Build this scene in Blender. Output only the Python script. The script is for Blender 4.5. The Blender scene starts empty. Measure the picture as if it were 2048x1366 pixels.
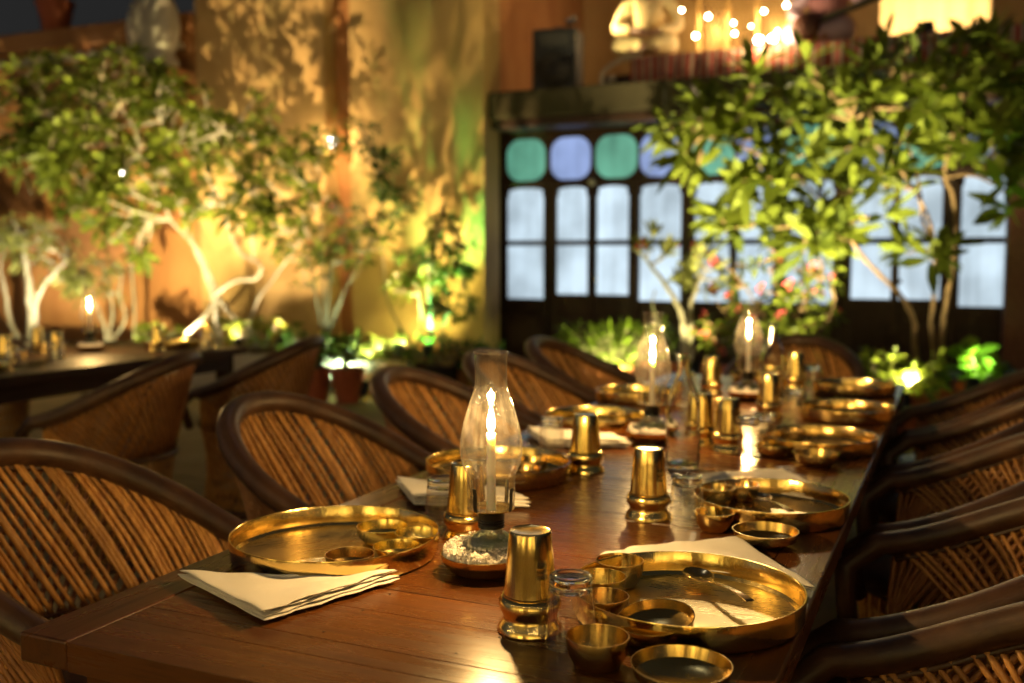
import bpy, bmesh, math, random
from mathutils import Vector, Matrix, Quaternion

PI = math.pi
R = math.radians
sc = bpy.context.scene
col = sc.collection
rnd = random.Random(7)

# ------------------------------------------------------------------ camera
FPX, HORIZON, EYE, YAW = 2000.0, 515.0, 1.26, R(24.0)
PITCH = math.atan((683 - HORIZON) / FPX)
cam_d = bpy.data.cameras.new('camera')
cam = bpy.data.objects.new('camera', cam_d)
col.objects.link(cam)
cam.location = (0, 0, EYE)
cam.rotation_euler = (PI / 2 - PITCH, 0, YAW)
cam_d.sensor_width = 36
cam_d.lens = FPX / 2048 * 36
cam_d.clip_end = 500
cam_d.dof.use_dof = True
cam_d.dof.focus_distance = 1.47
cam_d.dof.aperture_fstop = 2.7
sc.camera = cam

# ------------------------------------------------------------------ night sky, moon, exposure
w = bpy.data.worlds.new('World'); sc.world = w; w.use_nodes = True
nt = w.node_tree; nt.nodes.clear()
wo = nt.nodes.new('ShaderNodeOutputWorld'); wb = nt.nodes.new('ShaderNodeBackground')
sky = nt.nodes.new('ShaderNodeTexSky'); sky.sky_type = 'NISHITA'; sky.sun_disc = False
sky.sun_elevation = R(-4.0); sky.sun_rotation = R(200)
hs = nt.nodes.new('ShaderNodeHueSaturation'); hs.inputs['Saturation'].default_value = 0.0
nt.links.new(sky.outputs[0], hs.inputs['Color']); nt.links.new(hs.outputs[0], wb.inputs[0])
nt.links.new(wb.outputs[0], wo.inputs[0])
wb.inputs[1].default_value = 0.72
moon_d = bpy.data.lights.new('moon', 'SUN'); moon = bpy.data.objects.new('moon', moon_d)
col.objects.link(moon); moon_d.energy = 0.012; moon_d.angle = R(0.6); moon_d.color = (0.85, 0.9, 1.0)
moon.rotation_euler = (R(40), 0, R(-150))

sc.view_settings.view_transform = 'Standard'
sc.view_settings.look = 'None'
sc.view_settings.exposure = 0.6
sc.view_settings.gamma = 1.0
sc.view_settings.use_curve_mapping = False
cy = sc.cycles
cy.use_denoising = True
cy.max_bounces = 10; cy.diffuse_bounces = 3; cy.glossy_bounces = 5
cy.transmission_bounces = 10; cy.transparent_max_bounces = 32
cy.caustics_reflective = False; cy.caustics_refractive = False
cy.sample_clamp_indirect = 4.0
cy.blur_glossy = 0.5
cy.use_light_tree = True

# ------------------------------------------------------------------ calibrated rays (pixel of the photograph -> point at a real distance)
_f = Vector((-math.sin(YAW) * math.cos(PITCH), math.cos(YAW) * math.cos(PITCH), -math.sin(PITCH)))
_r = Vector((math.cos(YAW), math.sin(YAW), 0))
_u = _r.cross(_f)
def _ray(x, y): return _f * FPX + _r * (x - 1024) - _u * (y - 683)
def at_y(x, y, Y):
    d = _ray(x, y); return Vector((0, 0, EYE)) + d * (Y / d.y)
def at_z(x, y, z):
    d = _ray(x, y); return Vector((0, 0, EYE)) + d * ((z - EYE) / d.z)

# ------------------------------------------------------------------ helpers
def tag(o, label=None, cat=None, group=None, kind=None):
    if label: o['label'] = label
    if cat: o['category'] = cat
    if group: o['group'] = group
    if kind: o['kind'] = kind
    return o

def empty(name, loc=(0, 0, 0), rz=0.0):
    o = bpy.data.objects.new(name, None); col.objects.link(o)
    o.empty_display_size = 0.05
    o.location = loc; o.rotation_euler = (0, 0, rz)
    return o

def link(name, me, parent=None, loc=(0, 0, 0), rot=(0, 0, 0), scale=(1, 1, 1)):
    o = bpy.data.objects.new(name, me); col.objects.link(o)
    o.location = loc; o.rotation_euler = rot; o.scale = scale
    if parent: o.parent = parent
    return o

def copy_tree(o, parent=None):
    c = o.copy(); col.objects.link(c)
    if parent: c.parent = parent
    for ch in o.children: copy_tree(ch, c)
    return c

class MB:
    def __init__(s): s.v = []; s.f = []; s.m = []
    def add(s, vs, fs, mi=0):
        b = len(s.v); s.v += [tuple(p) for p in vs]
        for q in fs: s.f.append(tuple(b + i for i in q)); s.m.append(mi)
    def box(s, x0, x1, y0, y1, z0, z1, mi=0):
        s.add([(x0,y0,z0),(x1,y0,z0),(x1,y1,z0),(x0,y1,z0),(x0,y0,z1),(x1,y0,z1),(x1,y1,z1),(x0,y1,z1)],
              [(0,3,2,1),(4,5,6,7),(0,1,5,4),(1,2,6,5),(2,3,7,6),(3,0,4,7)], mi)
    def lathe(s, prof, n=48, mi=0, closed=False, wob=0.0, seed=0):
        k = len(prof); vs = []; fs = []
        for i in range(n):
            a = 2 * PI * i / n
            g = 1 + wob * (math.sin(3 * a + seed) * .6 + math.sin(5 * a + 2 * seed) * .4)
            for r, z in prof: vs.append((r * g * math.cos(a), r * g * math.sin(a), z))
        for i in range(n):
            j = (i + 1) % n
            for q in range(k if closed else k - 1):
                q2 = (q + 1) % k
                fs.append((i * k + q, j * k + q, j * k + q2, i * k + q2))
        s.add(vs, fs, mi)
    def tube(s, pts, rad, n=8, mi=0, cap=True):
        pts = [Vector(p) for p in pts]
        if not isinstance(rad, (list, tuple)): rad = [rad] * len(pts)
        vs = []; fs = []; prev = None
        for i, p in enumerate(pts):
            t = (pts[min(i + 1, len(pts) - 1)] - pts[max(i - 1, 0)])
            if t.length < 1e-9: t = Vector((0, 0, 1))
            t.normalize()
            if prev is None:
                a = Vector((0, 0, 1)) if abs(t.z) < .9 else Vector((1, 0, 0))
                u = t.cross(a).normalized()
            else:
                u = prev - t * prev.dot(t)
                if u.length < 1e-6: u = t.orthogonal()
                u.normalize()
            prev = u; v = t.cross(u)
            for k in range(n):
                a = 2 * PI * k / n
                vs.append(p + (u * math.cos(a) + v * math.sin(a)) * rad[i])
        m = len(pts)
        for i in range(m - 1):
            for k in range(n):
                k2 = (k + 1) % n
                fs.append((i*n+k, i*n+k2, (i+1)*n+k2, (i+1)*n+k))
        if cap:
            fs.append(tuple(range(n - 1, -1, -1))); fs.append(tuple((m-1)*n + k for k in range(n)))
        s.add(vs, fs, mi)
    def mesh(s, name, mats, smooth=True, sharp=40):
        me = bpy.data.meshes.new(name); me.from_pydata(s.v, [], s.f)
        if not isinstance(mats, (list, tuple)): mats = [mats]
        for m in mats: me.materials.append(m)
        if any(s.m): me.polygons.foreach_set('material_index', s.m)
        if smooth:
            me.polygons.foreach_set('use_smooth', [True] * len(me.polygons))
            if sharp: me.set_sharp_from_angle(angle=R(sharp))
        me.update()
        return me
    def build(s, name, mats, parent=None, smooth=True, sharp=40, loc=(0,0,0), rot=(0,0,0)):
        return link(name, s.mesh(name, mats, smooth, sharp), parent, loc, rot)

def bevel(o, wd=.004, seg=2):
    m = o.modifiers.new('bevel', 'BEVEL'); m.width = wd; m.segments = seg; m.limit_method = 'ANGLE'; m.angle_limit = R(50)
    return o

# ------------------------------------------------------------------ materials
class NT:
    def __init__(s, name):
        s.m = bpy.data.materials.new(name); s.m.use_nodes = True
        s.t = s.m.node_tree; s.t.nodes.clear()
        s.out = s.n('ShaderNodeOutputMaterial')
    def n(s, ty, **kw):
        x = s.t.nodes.new(ty)
        for k, v in kw.items(): setattr(x, k, v)
        return x
    def l(s, a, b): s.t.links.new(a, b)
    def bsdf(s, color=(.5,.5,.5), rough=.5, metal=0.0, spec=.5, **kw):
        p = s.n('ShaderNodeBsdfPrincipled')
        p.inputs['Base Color'].default_value = (*color, 1)
        p.inputs['Roughness'].default_value = rough
        p.inputs['Metallic'].default_value = metal
        p.inputs['Specular IOR Level'].default_value = spec
        for k, v in kw.items(): p.inputs[k].default_value = v
        s.l(p.outputs[0], s.out.inputs[0]); s.p = p
        return p
    def coord(s, scale=(1,1,1), kind='Object', rot=(0,0,0)):
        c = s.n('ShaderNodeTexCoord'); m = s.n('ShaderNodeMapping')
        m.inputs['Scale'].default_value = scale; m.inputs['Rotation'].default_value = rot
        s.l(c.outputs[kind], m.inputs[0]); return m.outputs[0]
    def noise(s, vec, scale=5, detail=4, rough=.55, dist=0.0):
        x = s.n('ShaderNodeTexNoise'); x.inputs['Scale'].default_value = scale
        x.inputs['Detail'].default_value = detail; x.inputs['Roughness'].default_value = rough
        x.inputs['Distortion'].default_value = dist
        if vec: s.l(vec, x.inputs['Vector'])
        return x.outputs['Fac']
    def ramp(s, fac, stops):
        r = s.n('ShaderNodeValToRGB'); e = r.color_ramp.elements
        while len(e) < len(stops): e.new(.5)
        for q, (p, c) in zip(e, stops):
            q.position = p; q.color = (*c, 1) if len(c) == 3 else c
        s.l(fac, r.inputs[0]); return r.outputs[0]
    def mrange(s, fac, a, b, lo=0., hi=1.):
        r = s.n('ShaderNodeMapRange'); r.inputs[1].default_value = lo; r.inputs[2].default_value = hi
        r.inputs[3].default_value = a; r.inputs[4].default_value = b
        s.l(fac, r.inputs[0]); return r.outputs[0]
    def bump(s, h, strength=.2, dist=.01):
        b = s.n('ShaderNodeBump'); b.inputs['Strength'].default_value = strength; b.inputs['Distance'].default_value = dist
        s.l(h, b.inputs['Height']); s.l(b.outputs[0], s.p.inputs['Normal'])

M = {}
def brass(name, c1, c2, rough, streak=.12, spot=.75):
    t = NT(name); t.bsdf(c1, rough, 1.0)
    tc = t.n('ShaderNodeTexCoord'); sep = t.n('ShaderNodeSeparateXYZ'); t.l(tc.outputs['Object'], sep.inputs[0])
    at = t.n('ShaderNodeMath', operation='ARCTAN2'); t.l(sep.outputs[1], at.inputs[0]); t.l(sep.outputs[0], at.inputs[1])
    cmb = t.n('ShaderNodeCombineXYZ'); t.l(at.outputs[0], cmb.inputs[0])
    mz = t.n('ShaderNodeMath', operation='MULTIPLY'); mz.inputs[1].default_value = 3.0; t.l(sep.outputs[2], mz.inputs[0])
    t.l(mz.outputs[0], cmb.inputs[2])
    st = t.noise(cmb.outputs[0], 9, 5, .6); dent = t.noise(t.coord(), 26, 2, .5)
    sd = t.n('ShaderNodeMath', operation='MULTIPLY_ADD'); sd.inputs[1].default_value = .25; t.l(dent, sd.inputs[0]); t.l(st, sd.inputs[2])
    t.bump(sd.outputs[0] if streak > 0 else dent, max(streak, .006), .012)
    tar = t.noise(t.coord((1,1,1)), 7, 4, .5)
    cc = t.ramp(tar, [(.3, c2), (.62, c1)])
    oi = t.n('ShaderNodeObjectInfo'); hv = t.n('ShaderNodeHueSaturation'); t.l(cc, hv.inputs['Color'])
    t.l(t.mrange(oi.outputs['Random'], .488, .506), hv.inputs['Hue']); t.l(t.mrange(oi.outputs['Random'], .82, 1.04), hv.inputs['Value'])
    spots = t.noise(t.coord(), 70, 6, .7); sm_ = t.n('ShaderNodeMix', data_type='RGBA'); sm_.inputs['B'].default_value = (c2[0] * .45, c2[1] * .4, c2[2] * .4, 1)
    t.l(t.mrange(spots, 0, spot, .66, .80), sm_.inputs['Factor']); t.l(hv.outputs[0], sm_.inputs['A']); t.l(sm_.outputs['Result'], t.p.inputs['Base Color'])
    fine = t.noise(t.coord((40, 40, 400) if streak > 0 else (6, 60, 60)), 3, 3, .6)
    add = t.n('ShaderNodeMath', operation='ADD'); t.l(tar, add.inputs[0]); t.l(fine, add.inputs[1])
    t.l(t.mrange(add.outputs[0], rough * .85, rough * 1.25, .6, 1.4), t.p.inputs['Roughness'])
    return t.m
M['brass'] = brass('polished_brass', (.92, .73, .28), (.82, .61, .20), .15, .06)
M['brass_wall'] = brass('thali_brass', (.90, .70, .27), (.80, .57, .19), .14, .09)
M['brass_floor'] = brass('thali_floor_brass', (.84, .72, .40), (.78, .63, .31), .27, .0, .15)
M['brass_old'] = brass('aged_bowl_brass', (.72, .53, .20), (.58, .39, .13), .2, .04)

def wood(name, axis, c1, c2, rough=.32, coat=.25):
    t = NT(name); t.bsdf(c1, rough, 0, .28); t.p.inputs['Coat Weight'].default_value = coat; t.p.inputs['Coat Roughness'].default_value = .18
    s = (1.2, 14, 14) if axis == 'x' else (14, 1.2, 14)
    v = t.coord(s, 'Object')
    info = t.n('ShaderNodeObjectInfo'); ad = t.n('ShaderNodeVectorMath', operation='ADD')
    mul = t.n('ShaderNodeVectorMath', operation='SCALE'); mul.inputs['Scale'].default_value = 37.0
    cx = t.n('ShaderNodeCombineXYZ'); t.l(info.outputs['Random'], cx.inputs[0]); t.l(info.outputs['Random'], cx.inputs[1])
    t.l(cx.outputs[0], mul.inputs[0]); t.l(v, ad.inputs[0]); t.l(mul.outputs[0], ad.inputs[1])
    g = t.noise(ad.outputs[0], 2.2, 8, .62, .6)
    fine = t.noise(ad.outputs[0], 14, 4, .6)
    mx = t.n('ShaderNodeMath', operation='MULTIPLY_ADD'); mx.inputs[1].default_value = .35; t.l(fine, mx.inputs[0]); t.l(g, mx.inputs[2])
    c = t.ramp(mx.outputs[0], [(.42, c2), (.6, c1), (.85, tuple(min(1, k * 1.35) for k in c1))])
    hv = t.n('ShaderNodeHueSaturation'); t.l(c, hv.inputs['Color']); t.l(t.mrange(info.outputs['Random'], .75, 1.2), hv.inputs['Value'])
    t.l(hv.outputs[0], t.p.inputs['Base Color'])
    t.l(t.mrange(g, rough * 1.35, rough * .8, .3, .7), t.p.inputs['Roughness'])
    t.bump(mx.outputs[0], .12, .003)
    return t.m
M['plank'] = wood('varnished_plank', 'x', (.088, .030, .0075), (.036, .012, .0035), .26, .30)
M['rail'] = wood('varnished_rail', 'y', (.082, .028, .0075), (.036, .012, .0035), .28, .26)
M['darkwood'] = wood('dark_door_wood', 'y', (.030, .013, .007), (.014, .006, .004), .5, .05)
M['redwood'] = wood('red_post_wood', 'y', (.10, .035, .02), (.05, .018, .01), .5, .05)

def leather():
    t = NT('dark_leather'); t.bsdf((.04, .017, .008), .42, 0, .5)
    g = t.noise(t.coord((1,1,1)), 160, 4, .6); b = t.noise(t.coord((1,1,1)), 9, 4, .6)
    t.l(t.ramp(b, [(.35, (.035,.016,.008)), (.7, (.10,.045,.020))]), t.p.inputs['Base Color'])
    t.l(t.mrange(b, .34, .55), t.p.inputs['Roughness']); t.bump(g, .22, .002); return t.m
M['leather'] = leather()
def reed(name, c1, c2):
    t = NT(name); t.bsdf(c1, .42, 0, .45)
    v = t.coord((30, 30, 5)); g = t.noise(v, 3, 5, .6)
    info = t.n('ShaderNodeObjectInfo')
    c = t.ramp(g, [(.3, c2), (.62, c1)])
    hv = t.n('ShaderNodeHueSaturation'); t.l(c, hv.inputs['Color']); t.l(t.mrange(info.outputs['Random'], .7, 1.2), hv.inputs['Value'])
    t.l(hv.outputs[0], t.p.inputs['Base Color']); t.bump(g, .1, .002); return t.m
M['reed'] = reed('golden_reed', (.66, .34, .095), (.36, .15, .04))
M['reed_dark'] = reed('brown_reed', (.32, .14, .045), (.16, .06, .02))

def linen():
    t = NT('white_linen'); t.bsdf((.74, .71, .66), .85, 0, .2, **{'Sheen Weight': .25})
    wv = t.noise(t.coord((900, 900, 900)), 1, 2, .5); wr = t.noise(t.coord((14,14,14)), 2, 4, .55)
    ad = t.n('ShaderNodeMath', operation='MULTIPLY_ADD'); ad.inputs[1].default_value = 3.0; t.l(wr, ad.inputs[0]); t.l(wv, ad.inputs[2])
    t.bump(ad.outputs[0], .25, .0025); return t.m
M['linen'] = linen()
def thin_glass(name, tint, edge=.85, base=.05, rough=.02, haze=.03):
    t = NT(name)
    tr = t.n('ShaderNodeBsdfTransparent'); tr.inputs[0].default_value = (*tint, 1)
    gl = t.n('ShaderNodeBsdfGlossy'); gl.inputs['Roughness'].default_value = rough; gl.inputs['Color'].default_value = (1,1,1,1)
    lw = t.n('ShaderNodeLayerWeight'); lw.inputs[0].default_value = .5
    pw = t.n('ShaderNodeMath', operation='POWER'); pw.inputs[1].default_value = 2.5; t.l(lw.outputs['Facing'], pw.inputs[0])
    mx = t.n('ShaderNodeMixShader'); t.l(t.mrange(pw.outputs[0], base, edge), mx.inputs[0])
    t.l(tr.outputs[0], mx.inputs[1]); t.l(gl.outputs[0], mx.inputs[2])
    tl = t.n('ShaderNodeBsdfTranslucent'); tl.inputs[0].default_value = (.9, .86, .8, 1); m2 = t.n('ShaderNodeMixShader')
    t.l(t.mrange(t.noise(t.coord((30, 30, 12)), 2, 4, .6), haze * .4, haze * 1.6, .3, .7), m2.inputs[0]); t.l(mx.outputs[0], m2.inputs[1]); t.l(tl.outputs[0], m2.inputs[2])  # translucent haze added so the glass takes on a lit glow
    t.l(m2.outputs[0], t.out.inputs[0]); return t.m
M['chimney'] = thin_glass('lamp_chimney_glass', (.985, .98, .97), .95, .10, .0, .004)
M['bottle'] = thin_glass('bottle_glass', (.96, .965, .95), .95, .13, .0, .02)
def glass(name, tint):
    t = NT(name); g = t.n('ShaderNodeBsdfGlass'); g.inputs['Color'].default_value = (*tint, 1); g.inputs['IOR'].default_value = 1.48; g.inputs['Roughness'].default_value = .0
    t.l(g.outputs[0], t.out.inputs[0]); return t.m
M['font_thin'] = thin_glass('lamp_font_glass', (.90, .94, .86), .9, .12, .01, .04)
M['glass'] = glass('tumbler_glass', (.97, .98, .97))

def flame():
    t = NT('candle_flame'); e = t.n('ShaderNodeEmission'); e.inputs[0].default_value = (1, .72, .34, 1); e.inputs[1].default_value = 26
    tr = t.n('ShaderNodeBsdfTransparent'); a = t.n('ShaderNodeAddShader'); t.l(e.outputs[0], a.inputs[0]); t.l(tr.outputs[0], a.inputs[1])
    t.l(a.outputs[0], t.out.inputs[0]); t.m.cycles.emission_sampling = 'NONE'; return t.m
M['flame'] = flame()
def glow(name, c, s, sample=False):
    t = NT(name); e = t.n('ShaderNodeEmission'); e.inputs[0].default_value = (*c, 1); e.inputs[1].default_value = s
    tr = t.n('ShaderNodeBsdfTransparent'); a = t.n('ShaderNodeAddShader'); t.l(e.outputs[0], a.inputs[0]); t.l(tr.outputs[0], a.inputs[1])
    t.l(a.outputs[0], t.out.inputs[0])
    if not sample: t.m.cycles.emission_sampling = 'NONE'
    return t.m
M['bulb'] = glow('warm_bulb', (1, .82, .55), 22)
M['bulb_white'] = glow('white_bulb', (1, .95, .85), 26)
M['lens_warm'] = glow('warm_lens', (1, .86, .55), 14)
M['lens_green'] = glow('green_lens', (.4, 1, .45), 10)
def plain(name, c, rough=.5, metal=0, spec=.5, ns=0, var=.3, bs=.15, bd=.01):
    t = NT(name); t.bsdf(c, rough, metal, spec)
    if ns:
        g = t.noise(t.coord(), ns, 6, .6)
        t.l(t.ramp(g, [(.3, tuple(k * (1 - var) for k in c)), (.7, tuple(min(1, k * (1 + var)) for k in c))]), t.p.inputs['Base Color'])
        t.bump(g, bs, bd)
    return t.m
M['wax'] = plain('candle_wax', (.9, .86, .76), .4); M['wax'].node_tree.nodes['Principled BSDF'].inputs['Subsurface Weight'].default_value = .6
M['wax'].node_tree.nodes['Principled BSDF'].inputs['Subsurface Radius'].default_value = (.03, .02, .010); M['wax'].node_tree.nodes['Principled BSDF'].inputs['Subsurface Scale'].default_value = 1.0
M['black_metal'] = plain('black_burner_metal', (.012, .012, .012), .38, .6)
M['wick'] = plain('wick', (.01, .008, .006), .9)
M['salt'] = plain('rock_salt', (.82, .77, .70), .6, 0, .4, 200, .10, .6, .003)
M['steel'] = plain('dull_steel', (.62, .60, .55), .22, 1)
M['spoon'] = plain('dark_brass_spoon', (.45, .33, .16), .18, 1)
M['terracotta'] = plain('terracotta', (.34, .085, .035), .7, 0, .3, 8, .25)
M['black'] = plain('black_plastic', (.010, .010, .010), .5)
M['cone'] = plain('speaker_cone', (.03, .028, .024), .6)
def plaster(name, c1, c2, c3):
    t = NT(name); t.bsdf(c1, .88, 0, .2)
    a = t.noise(t.coord((1, 1, .45)), 1.5, 9, .64, .25); b = t.noise(t.coord(), 28, 5, .6)
    t.l(t.ramp(a, [(.3, c2), (.5, c1), (.72, c3)]), t.p.inputs['Base Color']); t.bump(b, .35, .01); return t.m
M['ochre'] = plaster('ochre_plaster', (.45, .285, .11), (.34, .20, .072), (.51, .335, .14))
M['cream'] = plaster('cream_plaster', (.62, .52, .32), (.5, .4, .23), (.68, .6, .4))
M['rust'] = plaster('rust_plaster', (.36, .16, .056), (.27, .11, .037), (.41, .20, .075))
M['slab'] = plaster('stone_slab', (.045, .035, .018), (.03, .024, .013), (.062, .048, .026))
M['stone'] = plaster('pale_stone', (.50, .44, .33), (.34, .28, .2), (.62, .56, .45))
M['paver'] = plaster('courtyard_paver', (.30, .235, .14), (.2, .15, .09), (.36, .29, .18))
M['soil'] = plain('soil', (.035, .022, .012), .95, 0, .2, 12, .4, .6, .03)
def leaf(name, c1, c2, tr=.28, rough=.5):
    t = NT(name); t.bsdf(c1, rough, 0, .22)
    info = t.n('ShaderNodeNewGeometry'); 
    c = t.ramp(info.outputs['Random Per Island'], [(0, c2), (.55, c1), (1, tuple(min(1, k * 1.5) for k in c1))])
    t.l(c, t.p.inputs['Base Color'])
    tl = t.n('ShaderNodeBsdfTranslucent'); t.l(c, tl.inputs[0]); mx = t.n('ShaderNodeMixShader'); mx.inputs[0].default_value = tr
    t.l(t.p.outputs[0], mx.inputs[1]); t.l(tl.outputs[0], mx.inputs[2]); t.l(mx.outputs[0], t.out.inputs[0]); return t.m
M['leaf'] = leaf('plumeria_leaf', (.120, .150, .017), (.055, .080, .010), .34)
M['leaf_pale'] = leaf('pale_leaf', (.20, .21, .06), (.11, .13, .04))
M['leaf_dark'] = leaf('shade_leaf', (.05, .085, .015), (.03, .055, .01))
M['petal'] = leaf('pink_petal', (.55, .09, .10), (.42, .05, .08), .3, .6)
M['bark'] = plain('pale_bark', (.20, .16, .105), .8, 0, .25, 14, .35, .5, .015)
M['bark_brown'] = plain('brown_bark', (.17, .11, .055), .8, 0, .25, 14, .4, .5, .015)
M['bark_white'] = plain('white_bark', (.26, .235, .18), .8, 0, .25, 10, .25, .5, .015)  # lightest of the bark tones
def pane(name, c, s):
    t = NT(name); e = t.n('ShaderNodeEmission'); e.inputs[1].default_value = s
    g0 = t.noise(t.coord((9, 9, .6)), 2.0, 3, .5); gp_ = t.n('ShaderNodeNewGeometry'); g1 = t.noise(gp_.outputs['Position'], 1.7, 3, .5)
    ga = t.n('ShaderNodeMath', operation='MULTIPLY_ADD'); ga.inputs[1].default_value = .22; t.l(g0, ga.inputs[0]); gb = t.n('ShaderNodeMath', operation='MULTIPLY'); gb.inputs[1].default_value = .8; t.l(g1, gb.inputs[0]); t.l(gb.outputs[0], ga.inputs[2]); g = ga.outputs[0]
    info = t.n('ShaderNodeObjectInfo')
    cr = t.ramp(g, [(.36, tuple(k * .55 for k in c)), (.62, tuple(min(1, k * 1.08) for k in c))])  # noise paints the room's uneven light and curtain folds into the glow
    hv = t.n('ShaderNodeHueSaturation'); t.l(cr, hv.inputs['Color']); t.l(t.mrange(info.outputs['Random'], .85, 1.08), hv.inputs['Value'])
    t.l(hv.outputs[0], e.inputs[0])
    gl = t.n('ShaderNodeBsdfGlossy'); gl.inputs['Roughness'].default_value = .35; gl.inputs['Color'].default_value = (.04,.04,.04,1)
    a = t.n('ShaderNodeAddShader'); t.l(e.outputs[0], a.inputs[0]); t.l(gl.outputs[0], a.inputs[1]); t.l(a.outputs[0], t.out.inputs[0])
    t.m.cycles.emission_sampling = 'NONE'; return t.m
M['pane'] = pane('lit_frosted_pane', (.60, .75, .86), .80)
M['pane_green'] = pane('lit_green_pane', (.19, .58, .40), .62)
M['pane_blue'] = pane('lit_blue_pane', (.32, .43, .76), .62)
def striped():
    t = NT('striped_cloth'); t.bsdf((.5,.3,.25), .9, 0, .1)
    wv = t.n('ShaderNodeTexWave'); wv.inputs['Scale'].default_value = 1.3; wv.inputs['Distortion'].default_value = .6; wv.bands_direction = 'X'
    t.l(t.coord((1.6,1.6,1.6)), wv.inputs['Vector'])
    t.l(t.ramp(wv.outputs[1], [(0, (.33,.05,.045)), (.3, (.40,.28,.2)), (.55, (.52,.42,.3)), (.75, (.2,.11,.08)), (1, (.42,.08,.06))]), t.p.inputs['Base Color']); return t.m
M['striped'] = striped()
M['kurta_cream'] = plain('cream_cotton', (.74, .56, .27), .9, 0, .1, 9, .08, .3, .01)
M['kurta_lilac'] = plain('lilac_cotton', (.50, .36, .42), .9, 0, .1, 9, .1, .3, .01)
M['vest'] = plain('mauve_waistcoat', (.20, .09, .09), .9, 0, .1, 9, .15)
M['skin'] = plain('skin', (.26, .13, .075), .5)
M['hair'] = plain('black_hair', (.012, .010, .009), .5)
M['turban'] = plain('red_turban_cloth', (.45, .05, .03), .85, 0, .1, 14, .2)
M['gold'] = plain('gilded_lattice', (.45, .27, .08), .4, .6)

# ------------------------------------------------------------------ ground
g = MB(); g.add([(-60,-40,0),(60,-40,0),(60,60,0),(-60,60,0)], [(0,1,2,3)])
tag(g.build('ground', M['soil'], smooth=False), kind='structure')
# stone pavers of the courtyard, laid just above the bedding
pav = empty('courtyard_paving'); tag(pav, kind='structure')
pm = {}
def paver_mesh(k):
    if k not in pm:
        b = MB(); wv = .595; dx = .595
        b.box(-wv/2, wv/2, -dx/2, dx/2, 0, .03); pm[k] = b.mesh('paver', M['paver'], smooth=False)
    return pm[k]
for i in range(-13, 4):
    for j in range(1, 15):
        X, Y = i * .6 + .3, j * .6 - .2
        if Y > 7.6 and X < -3.7: continue
        o = link('paver', paver_mesh(0), pav, (X, Y, .003 + rnd.uniform(-.0015, .0015)), (rnd.uniform(-.002,.002), rnd.uniform(-.002,.002), rnd.choice((0, PI/2))))
back = MB()
back.add([(-30,-20,.012),(30,-20,.012),(30,.09,.012),(-30,.09,.012)], [(0,1,2,3)])
back.add([(-30,.09,.012),(-7.82,.09,.012),(-7.82,8.3,.012),(-30,8.3,.012)], [(0,1,2,3)])
tag(back.build('courtyard_floor', M['paver'], smooth=False), kind='structure')

# ------------------------------------------------------------------ left house wall, parapet
WY = 8.45
wall = empty('ochre_wall', (-4.05, WY, 0))
tag(wall, 'tall ochre plaster wall with leaf shadows behind the left trees', 'wall')
b = MB(); b.box(-1.45, 0, 0, .35, 0, 6.2); b.build('wall_panel', M['ochre'], wall, False)
b = MB(); b.box(-3.35, -1.745, 0, .35, 0, 6.2); b.build('wall_panel', M['ochre'], wall, False)
b = MB(); b.box(-1.75, -1.445, .22, .36, 0, 6.2); b.build('recess_strip', M['rust'], wall, False)
b = MB(); b.box(-3.36, .02, -.05, .0, 0, .42); b.build('plinth', M['rust'], wall, False)
par = empty('parapet_wall', (-7.42, WY, 0))
tag(par, 'lower rust parapet wall with scalloped trim at upper left', 'wall')
b = MB(); b.box(-9, 0, .02, .35, 0, 3.42); b.build('wall_panel', M['rust'], par, False)
b = MB(); b.box(-9, 0, -.06, .42, 3.60, 3.82); bevel(b.build('coping', M['rust'], par, False), .02)
b = MB(); b.box(-9, 0, -.01, .36, 3.42, 3.60); b.build('frieze', M['rust'], par, False)
sm = MB(); n = 10
sm.add([(0, -.02, .09 - .0)] , [])
sm = MB(); pts = [(.085 * math.cos(PI * k / n), .085 * math.sin(PI * k / n)) for k in range(n + 1)]
sm.add([(x, 0, z) for x, z in pts] + [(x, .03, z) for x, z in pts],
       [tuple(range(n + 1)), tuple(range(2 * n + 1, n, -1))] + [(k, n+1+k, n+2+k, k+1) for k in range(n)] + [(n, 2*n+1, n+1, 0)])
scm = sm.mesh('scallop', M['stone'], smooth=False)
for k in range(17): link('scallop', scm, par, (-.2 - .2 * k, -.045, 3.455))
b = MB()
lv = MB(); lv.box(-.62, .62, 0, .035, 0, .02); lvm = lv.mesh('louvre', M['rust'], False)
for k in range(12): link('louvre', lvm, par, (-2.9, -.03, 1.75 + k * .04), (R(35), 0, 0))
b = MB(); b.box(-3.62, -3.53, -.05, .02, 1.6, 2.35); b.box(-2.27, -2.18, -.05, .02, 1.6, 2.35); b.box(-3.62, -2.18, -.06, .02, 2.35, 2.42); b.box(-3.62,-2.18,-.06,.02,1.53,1.6)
b.build('shutter_frame', M['rust'], par, False)

# raised bed along the wall with a kerb
bed = empty('planter_bed', (-4.3, 7.45, 0)); tag(bed, 'low raised planter bed along the ochre wall', 'planter')
b = MB(); b.box(-7.5, 0, 0, .12, .0, .36); bevel(b.build('kerb', M['stone'], bed, False), .015)
b = MB(); b.box(-7.5, .0, .12, .95, .0, .33); b.build('bed_soil', M['soil'], bed, False)

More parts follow.
